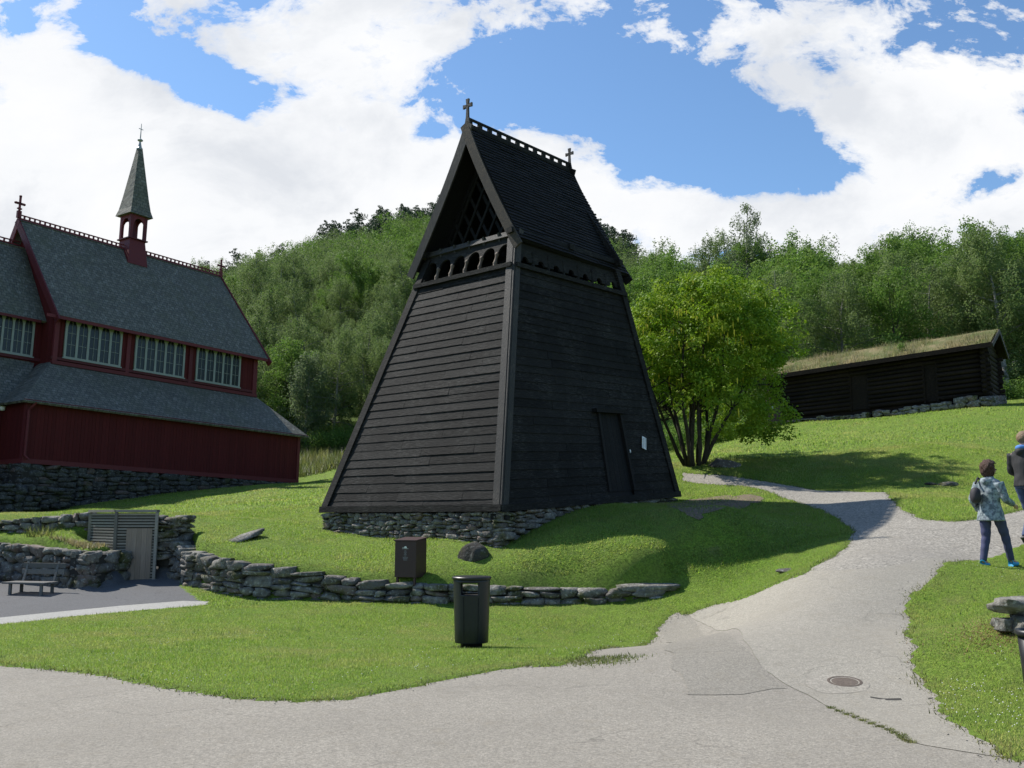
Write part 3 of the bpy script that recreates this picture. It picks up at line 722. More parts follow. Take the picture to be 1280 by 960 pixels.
gF = arcade('L', 'N', 6, M['turned']); arcade('N', 'R', 7, M['tar']); gB = arcade('R', 'B', 6, M['tar']); arcade('B', 'L', 7, M['tar'])
# roof
def lerp(a, b, t): return a + (b - a) * t
rid = unit(aB - aF)
slr = MB(); 
boards(slr, rNE, rRE, aF, aB, 34, out=.035, thick=.02, hjit=.002, maxlen=.62); 
boards(slr, rBE, rLE, aB, aF, 34, out=.035, thick=.02, hjit=.002, maxlen=.62)
roof = slr.build('roof', M['tar_roof'], tower, TO)
rb_ = MB()
for (e0, e1, a0, a1) in ((rNE, rRE, aF, aB), (rBE, rLE, aB, aF)):
    n = unit(np.cross(e1 - e0, a0 - e0)); rb_.hexa([e0 - n * .07, e1 - n * .07, e1 - n * .002, e0 - n * .002, a0 - n * .07, a1 - n * .07, a1 - n * .002, a0 - n * .002])
rb_.build('roof_boarding', M['tar_roof'], roof, TO)
def barge(e, a, other_n, nm='bargeboard', mat=M['barge']):
    d = unit(a - e); mb = MB(); side = other_n; pts = []
    e2 = e - d * .16; m = 10; flare = .0
    inn = unit(np.cross(d, side)); 
    if inn[2] > 0: inn = -inn
    prev = None
    for i in range(m):
        t0 = i / m; t1 = (i + 1) / m
        def Q(t):
            f = -.10 * math.exp(-((1 - t) / .10)) ; sg = .05 * math.sin(math.pi * t)
            return e2 + (a - e2) * t + inn * (sg + .0) + V(0, 0, 1) * (.0 - f)
        wd = .21 if t1 < .9 else .21
        A = Q(t0); B = Q(t1)
        mb.hexa([A - inn * .03, A + inn * wd, A + inn * wd + side * .05, A - inn * .03 + side * .05, B - inn * .03, B + inn * wd, B + inn * wd + side * .05, B - inn * .03 + side * .05], .3)
    return mb.build(nm, mat, tower, TO)
fo = -rid
nose = V(fo[0], fo[1], 0); nose = unit(nose)
barge(rNE, aF, nose); barge(rLE, aF, nose, mat=M['tar_post']); barge(rRE, aB, -nose, mat=M['tar']); barge(rBE, aB, -nose, mat=M['tar'])
# gable lattice (front) and boarded rear gable
o_, xdg, wg, ng = gF
apex_h = aF[2] - o_[2] - .45
gl_ = MB(); slope_half = wg / 2
cxg = wg / 2
def gpt(x, z, off=0.0): return o_ + xdg * x + Up * z + ng * (off) + unit(V(ng[0], ng[1], 0)) * 0
gz = apex_h
def inside_gable(x, z): return z > 0 and abs(x - cxg) < (gz - z) / gz * (slope_half - .1)
for sgn in (1, -1):
    for k in range(-7, 9):
        x0 = cxg + k * .42; run = []; sl = 1.75
        for st in np.linspace(0, gz, 60):
            x = x0 + sgn * (st / sl)
            if inside_gable(x, st): run.append((x, st))
        if len(run) > 4:
            off = -.42 + (.03 if sgn > 0 else 0)
            gl_.beam(gpt(*run[0], off), gpt(*run[-1], off), .075, .03, ng)
gl_.build('gable_lattice', M['tar_roof'], tower, TO)
fr = MB()
for sgn in (1, -1): fr.beam(gpt(cxg + sgn * (slope_half - .05), 0, -.44), gpt(cxg, gz, -.44), .12, .08, ng)
fr.build('gable_frame', M['tar_roof'], tower, TO)
ob, xb, wb, nb_ = gB
gbm = MB(); 
for i in range(14):
    z0 = i / 14 * gz; z1 = (i + 1) / 14 * gz; h0 = (1 - i / 14) * (wb / 2); h1_ = max((1 - (i + 1) / 14) * (wb / 2), .01)
    c0 = ob + xb * wb / 2; gbm.hexa([c0 - xb * h0 + Up * z0 - nb_ * .02, c0 + xb * h0 + Up * z0 - nb_ * .02, c0 + xb * h0 + Up * z0 + nb_ * .03, c0 - xb * h0 + Up * z0 + nb_ * .03,
                    c0 - xb * h1_ + Up * z1 - nb_ * .02, c0 + xb * h1_ + Up * z1 - nb_ * .02, c0 + xb * h1_ + Up * z1 + nb_ * .01, c0 - xb * h1_ + Up * z1 + nb_ * .01])
gbm.build('rear_gable', M['tar'], tower, TO)
bf = MB()  # timbers added inside the belfry to darken its see-through openings
for a, b in (('L', 'R'), ('N', 'B')):
    for k in (.22, .5, .78):
        c = lerp(ts[a], ts[b], k); bf.beam(c - Up * .3, c + Up * .95 , .16, .16, (0, 1, 0))
    bf.beam(lerp(ts[a], ts[b], .1) + Up * .0, lerp(ts[a], ts[b], .6) + Up * .95, .12, .12); bf.beam(lerp(ts[a], ts[b], .9) + Up * .0, lerp(ts[a], ts[b], .4) + Up * .95, .12, .12)
bf.build('added_bell_frame', M['tar_roof'], tower, TO)
# bell hung inside
bl = MB(); cbell = cN + Up * .1
bl.lathe([(.02, .75), (.12, .74), (.2, .66), (.24, .4), (.3, .18), (.38, .04), (.4, 0), (.36, 0), (.28, .16), (.2, .4)], cbell, 20)
bl.build('bell', m_plain('bronze', (.12, .09, .04), .4, .8), tower, TO, True)
by = MB(); by.beam(lerp(ts['L'], ts['B'], .5) + Up * .85, lerp(ts['N'], ts['R'], .5) + Up * .85, .14, .14); by.build('bell_yoke', M['tar'], tower, TO)
# ridge comb
rc = MB(); Lr = np.linalg.norm(aB - aF); hgt = .17; nn_ = 11
rc.beam(aF + Up * .03, aB + Up * .03, .07, .09); rc.beam(aF + Up * (hgt + .035), aB + Up * (hgt + .035), .055, .05)
for i in range(nn_ + 1):
    c = lerp(aF, aB, .02 + .96 * i / nn_); rc.beam(c + Up * .05 - rid * .07, c + Up * .05 + rid * .07, .05, .24)
rc.build('ridge_comb', M['tar'], tower, TO)
def cross(base, h, name, parent, org, mat, w=.30):
    mb = MB(); s = h / .62; xax = unit(V(xdg[0], xdg[1], 0)); t = .05 * s
    def bar(p0, p1, w0, w1): 
        mb.beam(p0, p1, t, w0, up=np.cross(unit(p1 - p0), V(-xax[1], xax[0], 0)), w2=t, h2=w1)
    c = base + Up * h * .72
    yv = V(-xax[1], xax[0], 0)
    def b2(p0, p1, w0, w1):
        d = unit(p1 - p0); sd = unit(np.cross(d, yv))
        mb.hexa([p0 - sd * w0 / 2 - yv * t / 2, p0 + sd * w0 / 2 - yv * t / 2, p0 + sd * w0 / 2 + yv * t / 2, p0 - sd * w0 / 2 + yv * t / 2,
                 p1 - sd * w1 / 2 - yv * t / 2, p1 + sd * w1 / 2 - yv * t / 2, p1 + sd * w1 / 2 + yv * t / 2, p1 - sd * w1 / 2 + yv * t / 2])
    b2(base - Up * .1 * s, base + Up * h * .25, .20 * s, .085 * s); b2(base + Up * h * .25, c, .085 * s, .06 * s)
    b2(c, c + Up * h * .3, .055 * s, .105 * s)
    for sg in (-1, 1): b2(c, c + xax * sg * w * .52 * s, .055 * s, .105 * s)
    return mb.build(name, mat, parent, org)
cross(aF + Up * .1, .58, 'gable_cross', tower, TO, M['tar_post']); cross(aB + Up * .12, .52, 'gable_cross', tower, TO, M['tar_post'])
# stone base of the tower
Sb = Stones()
def foot(px, py, d=None): return G(px, py)
def base_path(p, q, n=5, out=.02):
    nn = unit(np.cross(tb[q] - tb[p], V(0, 0, 1))); r = []
    for i in range(n + 1):
        c = lerp(tb[p], tb[q], i / n) + nn * out; r.append((c[0], c[1], zat(c[0], c[1]) - .15, c[2] - .07))
    return r
for (p, q) in (FR, FD, FBk, FLf):
    path = base_path(p, q)
    wall_stones(Sb, path, .34, .34 if (p, q) == FR else .55, .14, inward=1, out_j=.05)
Sb.build('stone_base', M['stone'], tower, TO)
cr_ = MB(); bb = [tb[k] * V(1, 1, 0) for k in ('N', 'R', 'B', 'L')]; cc = sum(bb) / 4
bb = [cc + (b - cc) * .965 for b in bb]; cr_.hexa([b + V(0, 0, .3) for b in bb] + [b + V(0, 0, tb['N'][2] - .22) for b in bb])
cr_.build('base_core', M['mortar'], tower, TO)
# ------------------------------------------------------------------ red church
KO = V(-11.3297, 49.61, 3.483); kang = .6006; krx, kry = -.0257, .0079
def rmat(rx, ry):
    cx_, sx_, cy_, sy_ = math.cos(rx), math.sin(rx), math.cos(ry), math.sin(ry)
    return np.array([[cy_, 0, sy_], [0, 1, 0], [-sy_, 0, cy_]]) @ np.array([[1, 0, 0], [0, cx_, -sx_], [0, sx_, cx_]])
kB = rmat(krx, kry) @ np.array([[math.sin(kang), -math.cos(kang), 0], [math.cos(kang), math.sin(kang), 0], [0, 0, 1.0]])
church = empty('church', (0, 0, 0), 0, 'red wooden church with grey slate roofs, lancet windows and a slender ridge spire', 'church')
m4_ = np.eye(4); m4_[:3, :3] = kB; m4_[:3, 3] = KO; church.matrix_world = Matrix(m4_.tolist())
def kray(px, py, axis_, val):
    """local church point on plane axis_=val seen at pixel"""
    o = kB.T @ (V(0, 0, CZ) - KO); d = kB.T @ (at(px, py, 10) - V(0, 0, CZ)); t = (val - o[axis_]) / d[axis_]; return o + d * t
KL, KI, SL, S1 = 14.548, 2.316, 2.054, 1.196
H0, HC0, HC1, HR, YR = 2.49, 4.65, 6.89, 11.63, 5.325
CL = -(KL - SL); CR = -S1
def vboards(mb, x0, x1, z0, z1, y, step=.16, axis_='x', d=.025, out=-1, ztop=None):
    n = max(1, int((x1 - x0) / step)); 
    for i in range(n):
        a = x0 + (x1 - x0) * i / n; b = x0 + (x1 - x0) * (i + .95) / n; dd = d * random.uniform(.75, 1.1)
        zt = z1 if ztop is None else ztop((a + b) / 2)
        if axis_ == 'x': mb.box(a, b, min(y, y + out * dd), max(y, y + out * dd), z0, zt)
        else: mb.box(min(y, y + out * dd), max(y, y + out * dd), a, b, z0, zt)
w = MB(); w.box(-KL, 0, 0, 2 * YR, 0, H0 + .1)
w.build('aisle_wall', M['red'], church)
w = MB(); vboards(w, -KL + .08, -.08, .14, H0 + .12, 0); vboards(w, .08, 2 * YR - .1, .14, H0 + .12, 0, axis_='y', out=1); vboards(w, .08, 3.3, .14, H0 + .1, -KL, axis_='y', out=-1)
w.build('board_cladding', M['red'], church)
w = MB()
for x in (-KL, 0): w.box(x - .09, x + .09, -.07, .12, .12, H0 + .1)
w.box(-KL - .06, .06, -.09, 0, -.06, .13); w.box(0, .09, -.08, 2 * YR, -.06, .13); w.box(-KL - .09, -KL, -.08, 3.2, -.06, .13)
w.box(-KL - .35, .35, -.36, -.30, H0 - .13, H0 - .01)
w.build('wall_trim', M['red_trim'], church)
# clerestory
w = MB(); w.box(CL, CR, KI, 2 * YR - KI, H0, HC1); w.build('clerestory_wall', M['red'], church)
WPX = [((80, 398), (152, 411), (149, 461), (79, 448)), ((168, 416), (231, 428), (228, 472), (167, 460)), ((245, 431), (300, 440), (298, 486), (243, 474))]
WX = []
for (a, b, c, d) in WPX:
    pa, pb, pc, pd = [kray(*q, 1, KI) for q in (a, b, c, d)]; WX.append(((pa[0] + pd[0]) / 2, (pb[0] + pc[0]) / 2, (pc[2] + pd[2]) / 2, (pa[2] + pb[2]) / 2))
WZ0 = sum(q[2] for q in WX) / 3; WZ1 = sum(q[3] for q in WX) / 3; WZ1 = min(WZ1, HC1 - .08)
xs_ = [CL] + [v for q in WX for v in (q[0], q[1])] + [CR]
for i in range(0, len(xs_), 2):
    w = MB(); vboards(w, xs_[i] + .02, xs_[i + 1] - .02, HC0 - .2, HC1, KI, step=.15, d=.05); w.build('wall_panel', M['red'], church)
for X_, o_s in ((CR, 1), (CL, -1)): w = MB(); vboards(w, KI + .05, 2 * YR - KI, HC0 - .3, HC1 + .1, X_, axis_='y', out=o_s); w.build('end_panel', M['red'], church)
w = MB()
for x in (CL + .1, (WX[0][1] + WX[1][0]) / 2, (WX[1][1] + WX[2][0]) / 2, CR - .1):
    w.box(x - .10, x + .10, KI - .13, KI - .02, HC0 - .3, HC1 + .02)
w.box(CL - .05, CR + .05, KI - .12, KI - .02, WZ0 - .16, WZ0 - .03); w.box(CL - .05, CR + .05, KI - .22, KI - .02, HC0 - .12, HC0 + .04)
w.box(CR - .02, CR + .1, KI - .1, KI + .1, HC0 - .3, HC1)
w.box(-13.1, -.72, KI - .50, KI - .44, HC1 - .38, HC1 - .24)
w.build('clerestory_trim', M['red_trim'], church)
def lancets(x0, x1, z0, z1, y, n=5, parent=church):
    W = x1 - x0; fr_ = []; outer = [(0, 0), (W, 0), (W, z1 - z0), (0, z1 - z0)]; pw = (W - .10) / n; H = z1 - z0
    for i in range(n): fr_.append(arch(.05 + pw * (i + .5), pw * .80, .06, H - .07, True))
    win = plate('window', [outer] + fr_, .07, M['frame'], parent, frame_M(V(x0, y - .05, z0), V(1, 0, 0), V(0, 0, 1)))
    g = MB(); g.box(x0 + .01, x1 - .01, y - .05, y - .03, z0 + .01, z1 - .01); g.build('pane', M['glass'], win)
    mt = MB()
    for i in range(n):
        cx = x0 + .05 + pw * (i + .5); mt.box(cx - .007, cx + .007, y - .072, y - .052, z0 + .06, z1 - .1)
        for k in (.34, .62): mt.box(cx - pw * .34, cx + pw * .34, y - .074, y - .054, z0 + H * k - .008, z0 + H * k + .008)
    mt.box(x0 - .05, x1 + .05, y - .12, y - .02, z0 - .05, z0)
    mt.build('muntins', M['frame'], win); return win
for q in WX: lancets(q[0], q[1], WZ0, WZ1, KI - .03)
# roofs (nave, aisle ring)
def roof_slab(name, pts, th, mat, parent):
    mb = MB(); pts = [np.array(p, float) for p in pts]; n = unit(np.cross(pts[1] - pts[0], pts[2] - pts[0]))
    if n[2] < 0: n = -n
    m = len(pts); vs = [p for p in pts] + [p - n * th for p in pts]; fs = [list(range(m)), list(range(m, 2 * m))[::-1]] + [[i, i + m, (i + 1) % m + m, (i + 1) % m] for i in range(m)]
    mb.add(vs, fs); o = mb.build(name, mat, parent)
    bm = bmesh.new(); bm.from_mesh(o.data); bmesh.ops.recalc_face_normals(bm, faces=bm.faces); bm.to_mesh(o.data); bm.free(); return o
xl, xr = -12.95, -1.5; xel, xer = -12.62, -.72
ze_ = HC1 - .22; ye_ = KI - .48
roof_slab('roof', [(xel, ye_, ze_), (xer, ye_, ze_), (xr, YR, HR), (xl, YR, HR)], .12, M['slate'], church)
roof_slab('roof', [(xer, 2 * YR - ye_, ze_), (xel, 2 * YR - ye_, ze_), (xl, YR, HR), (xr, YR, HR)], .12, M['slate'], church)
la = H0 - .08
roof_slab('aisle_roof', [(-KL - .4, -.4, la), (.4, -.4, la), (CR, KI, HC0), (CL, KI, HC0)], .1, M['slate'], church)
roof_slab('aisle_roof', [(.4, -.4, la), (.4, 2 * YR + .4, la), (CR, 2 * YR - KI, HC0), (CR, KI, HC0)], .1, M['slate'], church)
roof_slab('aisle_roof', [(-KL - .4, 4, la), (-KL - .4, -.4, la), (CL, KI, HC0), (CL, 4, HC0)], .1, M['slate'], church)
# gable walls
for x, t in ((CL - .02, .1), (CR - .1, .1)):
    w = MB(); w.add([(x, KI, HC1 - .1), (x, 2 * YR - KI, HC1 - .1), (x, YR, HR - .3), (x + t, KI, HC1 - .1), (x + t, 2 * YR - KI, HC1 - .1), (x + t, YR, HR - .3)], [[0, 2, 1], [3, 4, 5], [0, 1, 4, 3], [1, 2, 5, 4], [2, 0, 3, 5]]); w.build('gable_wall', M['red'], church)
def kbarge(xa, ya, za, xb, yb, zb, s=1, wd=.26):
    mb = MB(); a = V(xa, ya, za); b = V(xb, yb, zb); d = unit(b - a); a2 = a - d * .28; n = unit(np.cross(d, V(1, 0, 0))); 
    if n[2] < 0: n = -n
    mb.hexa([a2 + n * .06, a2 + n * .06 + V(.07 * s, 0, 0), a2 - n * wd + V(.07 * s, 0, 0), a2 - n * wd, b + n * .06, b + n * .06 + V(.07 * s, 0, 0), b - n * wd + V(.07 * s, 0, 0), b - n * wd])
    return mb.build('bargeboard', M['red_trim'], church)
kbarge(xel, ye_, ze_, xl, YR, HR, -1); kbarge(xer, ye_, ze_, xr, YR, HR, 1); kbarge(xer, 2 * YR - ye_, ze_, xr, YR, HR, 1); kbarge(xel, 2 * YR - ye_, ze_, xl, YR, HR, -1)
# ridge comb
w = MB(); w.box(xl, xr, YR - .04, YR + .04, HR - .02, HR + .07); w.box(xl, xr, YR - .03, YR + .03, HR + .19, HR + .24)
n_ = 46
for i in range(n_ + 1):
    x = xl + (xr - xl) * i / n_; w.box(x - .035, x + .035, YR - .03, YR + .03, HR + .07, HR + .19)
w.build('ridge_comb', M['red_trim'], church)
def kfinial(x, y, z, h):
    mb = MB(); mb.box(x - .09, x + .09, y - .07, y + .07, z - .1, z + .25 * h); mb.box(x - .04, x + .04, y - .04, y + .04, z + .25 * h, z + h)
    mb.box(x - .19, x + .19, y - .04, y + .04, z + .58 * h, z + .68 * h); mb.box(x - .1, x + .1, y - .05, y + .05, z + .34 * h, z + .40 * h)
    for dx, dz in ((-.2, .63), (.2, .63), (0, 1.0)): mb.lathe([(.02, -.06), (.065, -.03), (.065, .03), (.02, .06)], (x + dx, y, z + dz * h), 8)
    mb.build('gable_cross', M['red_trim'], church)
kfinial(xl - .02, YR, HR + .15, .95); kfinial(xr + .03, YR, HR + .1, .85)
# spire
sp0 = kray(165.5, 302, 1, YR); SX, SZ = sp0[0], sp0[2]
fl = church_spire = MB()
fl.hexa([(SX - .56, YR - .62, SZ - 1.35), (SX + .56, YR - .62, SZ - 1.35), (SX + .56, YR + .62, SZ - 1.35), (SX - .56, YR + .62, SZ - 1.35), (SX - .44, YR - .44, SZ), (SX + .44, YR - .44, SZ), (SX + .44, YR + .44, SZ), (SX - .44, YR + .44, SZ)])
fl.box(SX - .54, SX + .54, YR - .54, YR + .54, SZ, SZ + .06)
spo = fl.build('spire_base', M['red_trim'], church)
lg = MB(); lh = 1.3
for a in (-1, 1):
    for b in (-1, 1):
        lg.box(SX + a * .40 - .075, SX + a * .40 + .075, YR + b * .40 - .075, YR + b * .40 + .075, SZ + .05, SZ + lh + .05)
lg.box(SX - .09, SX + .09, YR - .09, YR + .09, SZ + .05, SZ + lh)
lg.build('spire_posts', M['red_trim'], spo)
for (o2, xa2) in ((V(SX - .34, YR - .44, SZ + .06), V(1, 0, 0)), (V(SX - .34, YR + .40, SZ + .06), V(1, 0, 0)), (V(SX - .44, YR - .34, SZ + .06), V(0, 1, 0)), (V(SX + .40, YR - .34, SZ + .06), V(0, 1, 0))):
    ot = [(0, .55), (.68, .55)]; pts = [(.68, lh), (0, lh), (0, .62)] + [(.34 - .30 * math.cos(math.pi * k / 10), .66 + .42 * math.sin(math.pi * k / 10)) for k in range(11)] + [(.68, .62)]
    plate('spire_arch', [pts], .05, M['red_trim'], spo, frame_M(o2, xa2, V(0, 0, 1)))
sr = MB(); z0 = SZ + lh; prof = [(.66, 0), (.56, .35), (.46, 1.0), (.28, 2.4), (.11, 3.75), (.09, 3.8)]
vs = []; 
for r, z in prof: vs += [(SX - r, YR - r, z0 + z), (SX + r, YR - r, z0 + z), (SX + r, YR + r, z0 + z), (SX - r, YR + r, z0 + z)]
fs = [[i * 4 + k, i * 4 + (k + 1) % 4, i * 4 + 4 + (k + 1) % 4, i * 4 + 4 + k] for i in range(len(prof) - 1) for k in range(4)] + [[3, 2, 1, 0], [4 * len(prof) - 4 + k for k in range(4)]]
sr.add(vs, fs); sr.build('spire_roof', M['slate'], spo)
ft = MB(); ft.lathe([(.15, .0), (.16, .07), (.10, .15), (.055, .37), (.045, .45), (.14, .51), (.14, .55), (.03, .63), (.014, 1.45), (.006, 1.47)], (SX, YR, z0 + 3.72), 10)
ft.box(SX - .13, SX + .13, YR - .012, YR + .012, z0 + 4.86, z0 + 4.89); ft.build('spire_finial', M['bluegrey'], spo)
# chancel to the left
cy0 = 1.9; cyc = KI + .95; cx1 = -KL + .3; cxl = -27
w = MB(); w.box(cxl, -KL + .01, cy0, 2 * YR - cy0, 0, H0 + .1); w.box(cxl, CL - .01, cyc, 2 * YR - cyc, H0, HC1 - .2); w.build('chancel_wall', M['red'], church)
w = MB(); vboards(w, cxl, -KL - .02, .12, H0 + .1, cy0); w.build('chancel_cladding', M['red'], church); w = MB()
cw0 = kray(-25, 400, 1, cyc)[0]; cw1 = kray(43, 400, 1, cyc)[0]
vboards(w, cw1 + .02, CL - .02, HC0 - .2, HC1 - .25, cyc); w.build('chancel_panel', M['red'], church)
lancets(cw0, cw1, WZ0 - .03, WZ1 - .12, cyc - .03, 5)
w = MB(); w.box(cxl, CL, cyc - .12, cyc - .02, WZ0 - .2, WZ0 - .06); w.box(cxl, CL - .3, cyc - .44, cyc - .38, HC1 - .5, HC1 - .38); w.build('chancel_trim', M['red_trim'], church)
hr2 = 10.35
roof_slab('chancel_roof', [(cxl, cyc - .42, HC1 - .38), (CL - .05, cyc - .42, HC1 - .38), (CL - .05, YR, hr2), (cxl, YR, hr2)], .12, M['slate'], church)
roof_slab('chancel_roof', [(cxl, 2 * YR - cyc + .42, HC1 - .38), (CL - .05, 2 * YR - cyc + .42, HC1 - .38), (CL - .05, YR, hr2), (cxl, YR, hr2)], .12, M['slate'], church)
roof_slab('chancel_aisle_roof', [(cxl, cy0 - .4, la + .02), (-KL + .5, cy0 - .4, la + .02), (CL - .2, cyc, HC0 + .02), (cxl, cyc, HC0 + .02)], .1, M['slate'], church)
w = MB(); w.box(cxl, CL - .3, YR - .04, YR + .04, hr2, hr2 + .07); w.box(cxl, CL - .3, YR - .03, YR + .03, hr2 + .18, hr2 + .23)
for i in range(50): w.box(cxl + i * .28, cxl + i * .28 + .07, YR - .03, YR + .03, hr2 + .07, hr2 + .18)
w.build('ridge_comb', M['red_trim'], church)
gp = kray(3, 510, 1, cy0 - .25)
lm = MB(); lm.lathe([(.02, -.12), (.09, -.09), (.13, 0), (.09, .09), (.02, .12)], gp, 12); lm.build('globe_lamp', M['white'], church, None, True)
# downpipe
dp = MB(); dp.tube([(-KL + .15, -.36, H0 - .1), (-KL + .05, -.25, H0 - .28), (-KL - .02, -.14, H0 - .42), (-KL - .02, -.14, .25), (-KL + .1, -.22, .1)], .05, 8); dp.build('downpipe', M['red_trim'], church)
# foundation
fs_ = Stones(); kp = [(-27, 1.8), (-KL - .1, 1.8), (-KL - .1, -.06)]
def kpath(pts, zt, zb=None):
    out = []
    for x, y in pts:
        wv = kB @ V(x, y, zt) + KO; g = zat(wv[0], wv[1]); out.append((x, y, min((g - KO[2]) - .35, zt - .3), zt))
    return out
pth = kpath([(-27, 1.8), (-KL - .1, 1.8), (-KL - .1, -.06)] + [(-KL - .1 + (KL + .14) * i / 6, -.06) for i in range(1, 7)] + [(.04, 4), (.04, 9)], -.06)
wall_stones(fs_, pth, .4, .75, .3, 1, out_j=.07)
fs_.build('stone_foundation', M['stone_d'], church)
core('foundation_core', pth, .8, M['mortar'], church, inset=.14)
# terrace wall in front of the church
tw = empty('terrace_wall', KO, 0, 'dark dry-stone terrace wall in the shade below the red church', 'stone wall'); tw.matrix_world = church.matrix_world.copy()
tS = Stones(); tp = []
for i in range(9):
    x = -27 + i * 2.35; y = -1.0; wv = kB @ V(x, y, -.8) + KO; g = zat(wv[0], wv[1]) - KO[2]; 
    if g + .12 > -.72 - .05 * i and i > 3: break
    tp.append((x, y, g - .25, -.72 - .05 * i))
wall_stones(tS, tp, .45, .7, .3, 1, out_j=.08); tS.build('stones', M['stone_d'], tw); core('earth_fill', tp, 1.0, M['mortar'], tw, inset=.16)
# ------------------------------------------------------------------ retaining walls
rw = empty('retaining_wall', (WALL[3][0], WALL[3][1], 0), 0, 'long low mossy dry-stone retaining wall running behind the black litter bin', 'stone wall')
tops = [(228, 687), (262, 696), (300, 702), (400, 718), (480, 728), (560, 730), (700, 735), (790, 735), (832, 736)]
wp = []
for wpt, t in zip(WALL, tops):
    p = at(*t, wpt[1] + .12); wp.append((wpt[0], wpt[1], zat(wpt[0], wpt[1] - .15) - .08, p[2]))
O_ = V(WALL[3][0], WALL[3][1], 0); rS = Stones(); wall_stones(rS, wp, .36, .66, .21, 1, out_j=.09)
rS.build('stones', M['stone'], rw, O_); core('earth_fill', wp, .42, M['mortar'], rw, O_, .12, drop=.05)
cs = Stones(); a = WALL[-2] * .25 + WALL[-1] * .75
cs.put(V(a[0] - .15, a[1] + .15, wp[-1][3] + .03), V(.55, 0, .0), V(0, .2, 0), V(0, 0, .07), .5); cs.build('cap_slab', M['stone'], rw, O_)
def wall_thing(name, label, pts, thick, mw, mh, mat=None, oj=.06):
    pts = [tuple(map(float, p)) for p in pts]
    O = V(pts[0][0], pts[0][1], pts[0][2]); e_ = empty(name, O, 0, label, 'stone wall'); S = Stones(); wall_stones(S, pts, thick, mw, mh, 1, out_j=oj)
    S.build('stones', mat or M['stone'], e_, O); core('earth_fill', pts, thick * 1.15, M['mortar'], e_, O, .1); return e_
def zt_(px, py, d): return float(at(px, py, d)[2])
L0, L1, L2, L3, L4 = [np.array(q, float) for q in LEFT[:5]]
fw = wall_thing('bench_wall', 'grey fieldstone wall with squared corner directly behind the bench', [(L1[0], L1[1], -.06, 1.12), (L2[0], L2[1], -.06, zt_(0, 679, L2[1] + .1)), (L3[0], L3[1], -.06, zt_(100, 690, L3[1] + .1)), (L4[0], L4[1] + .05, -.06, zt_(150, 689, L4[1]))], .42, .5, .27)
q0, q1 = at(-220, 664, 21.6), at(0, 651, 21.4); q2 = at(113, 640, 21.5)
wall_thing('upper_wall', 'upper fieldstone wall on the planted terrace left of the slatted shed', [(q0[0], q0[1], .9, q0[2]), (q1[0], q1[1], .9, q1[2]), (q2[0], q2[1], .9, q2[2])], .4, .42, .25)
g0 = zero(193, 742); g1 = zero(212, 744); g2 = zero(230, 749)
wall_thing('niche_wall', 'dark stacked stone wall right of the shed door', [(g0[0], g0[1] + .1, -.05, 1.35), (g1[0] + .1, g1[1] - .1, -.05, 1.08), (g2[0] + .05, g2[1] - .02, -.05, .86)], .5, .5, .24)
h0 = at(194, 643, 20.6); h1 = at(231, 643, 20.9)
wall_thing('stacked_wall_end', 'dark squared block of stacked stone topping the slope beside the shed', [(h0[0], h0[1], .8, h0[2]), (h1[0] - .1, h1[1] - .3, .7, h1[2] - .1), (h1[0] + .1, h1[1] + .35, .9, h1[2])], .45, .45, .16)
# shed
A, B, Cc = SHA, SHB, SHC; top = 1.79; SO = V(A[0], A[1], 0)
shed = empty('slatted_shed', SO, 0, 'small grey slatted shed with brown plank door set between stone walls', 'shed')
dx_ = unit(B - A); bx = Cc - A
ins = MB(); Bk = B + bx; ins.hexa([(*(A + (Bk - A) * .02), -.02), (*(B + (Cc - B) * .02), -.02), (*(Bk + (A - Bk) * .02), -.02), (*(Cc + (B - Cc) * .02), -.02), (*(A + (Bk - A) * .02), top - .05), (*(B + (Cc - B) * .02), top - .05), (*(Bk + (A - Bk) * .02), top - .05), (*(Cc + (B - Cc) * .02), top - .05)])
ins.build('shed_body', M['mortar'], shed, SO)
sl = MB(); W_ = np.linalg.norm(B - A); dw0 = W_ * .27; dw1 = W_ * .90; dh = 1.42
k = 0; z = .02
while z < top - .03:
    for p, q in ((A, B), (Cc, A), (B, Bk)):
        d = unit(q - p); L = np.linalg.norm(q - p); n = V(d[1], -d[0])
        segs = [(0, L)] if not (p is A and q is B and z < dh) else [(0, dw0), (dw1, L)]
        for s0, s1 in segs:
            c0 = p + d * s0; c1 = p + d * s1; sl.hexa([(*(c0), z), (*(c0 + n * .022), z), (*(c1 + n * .022), z), (*(c1), z), (*(c0), z + .038), (*(c0 + n * .022), z + .038), (*(c1 + n * .022), z + .038), (*(c1), z + .038)][::1])
    z += .062
slo = sl.build('slats', M['slat'], shed, SO)
bm = bmesh.new(); bm.from_mesh(slo.data); bmesh.ops.recalc_face_normals(bm, faces=bm.faces); bm.to_mesh(slo.data); bm.free()
dd = MB(); nD_ = V(dx_[1], -dx_[0])
for i in range(5):
    s0 = dw0 + (dw1 - dw0) * i / 5; s1 = dw0 + (dw1 - dw0) * (i + .975) / 5; c0 = A + dx_ * s0; c1 = A + dx_ * s1
    dd.hexa([(*(c0 + nD_ * .03), .05), (*(c1 + nD_ * .03), .05), (*c1, .05), (*c0, .05), (*(c0 + nD_ * .03), dh), (*(c1 + nD_ * .03), dh), (*c1, dh), (*c0, dh)])
ddo = dd.build('door', M['doorwood'], shed, SO)
hh = MB(); c = A + dx_ * (dw0 + .07) + nD_ * .05; hh.beam((*c, .72), (*c, .86), .02, .02); hh.build('handle', M['steel'], ddo, SO)
cp_ = MB(); 
for p, q in ((A, B), (Cc, A), (B, Bk)):
    cp_.beam((*(p + nD_ * .02), top), (*(q + nD_ * .02), top), .12, .05)
for p in (A, B, Cc): cp_.beam((*(p + nD_ * .028), 0), (*(p + nD_ * .028), top - .03), .06, .05, (0, 1, 0))
cp_.build('shed_frame', M['slat'], shed, SO)
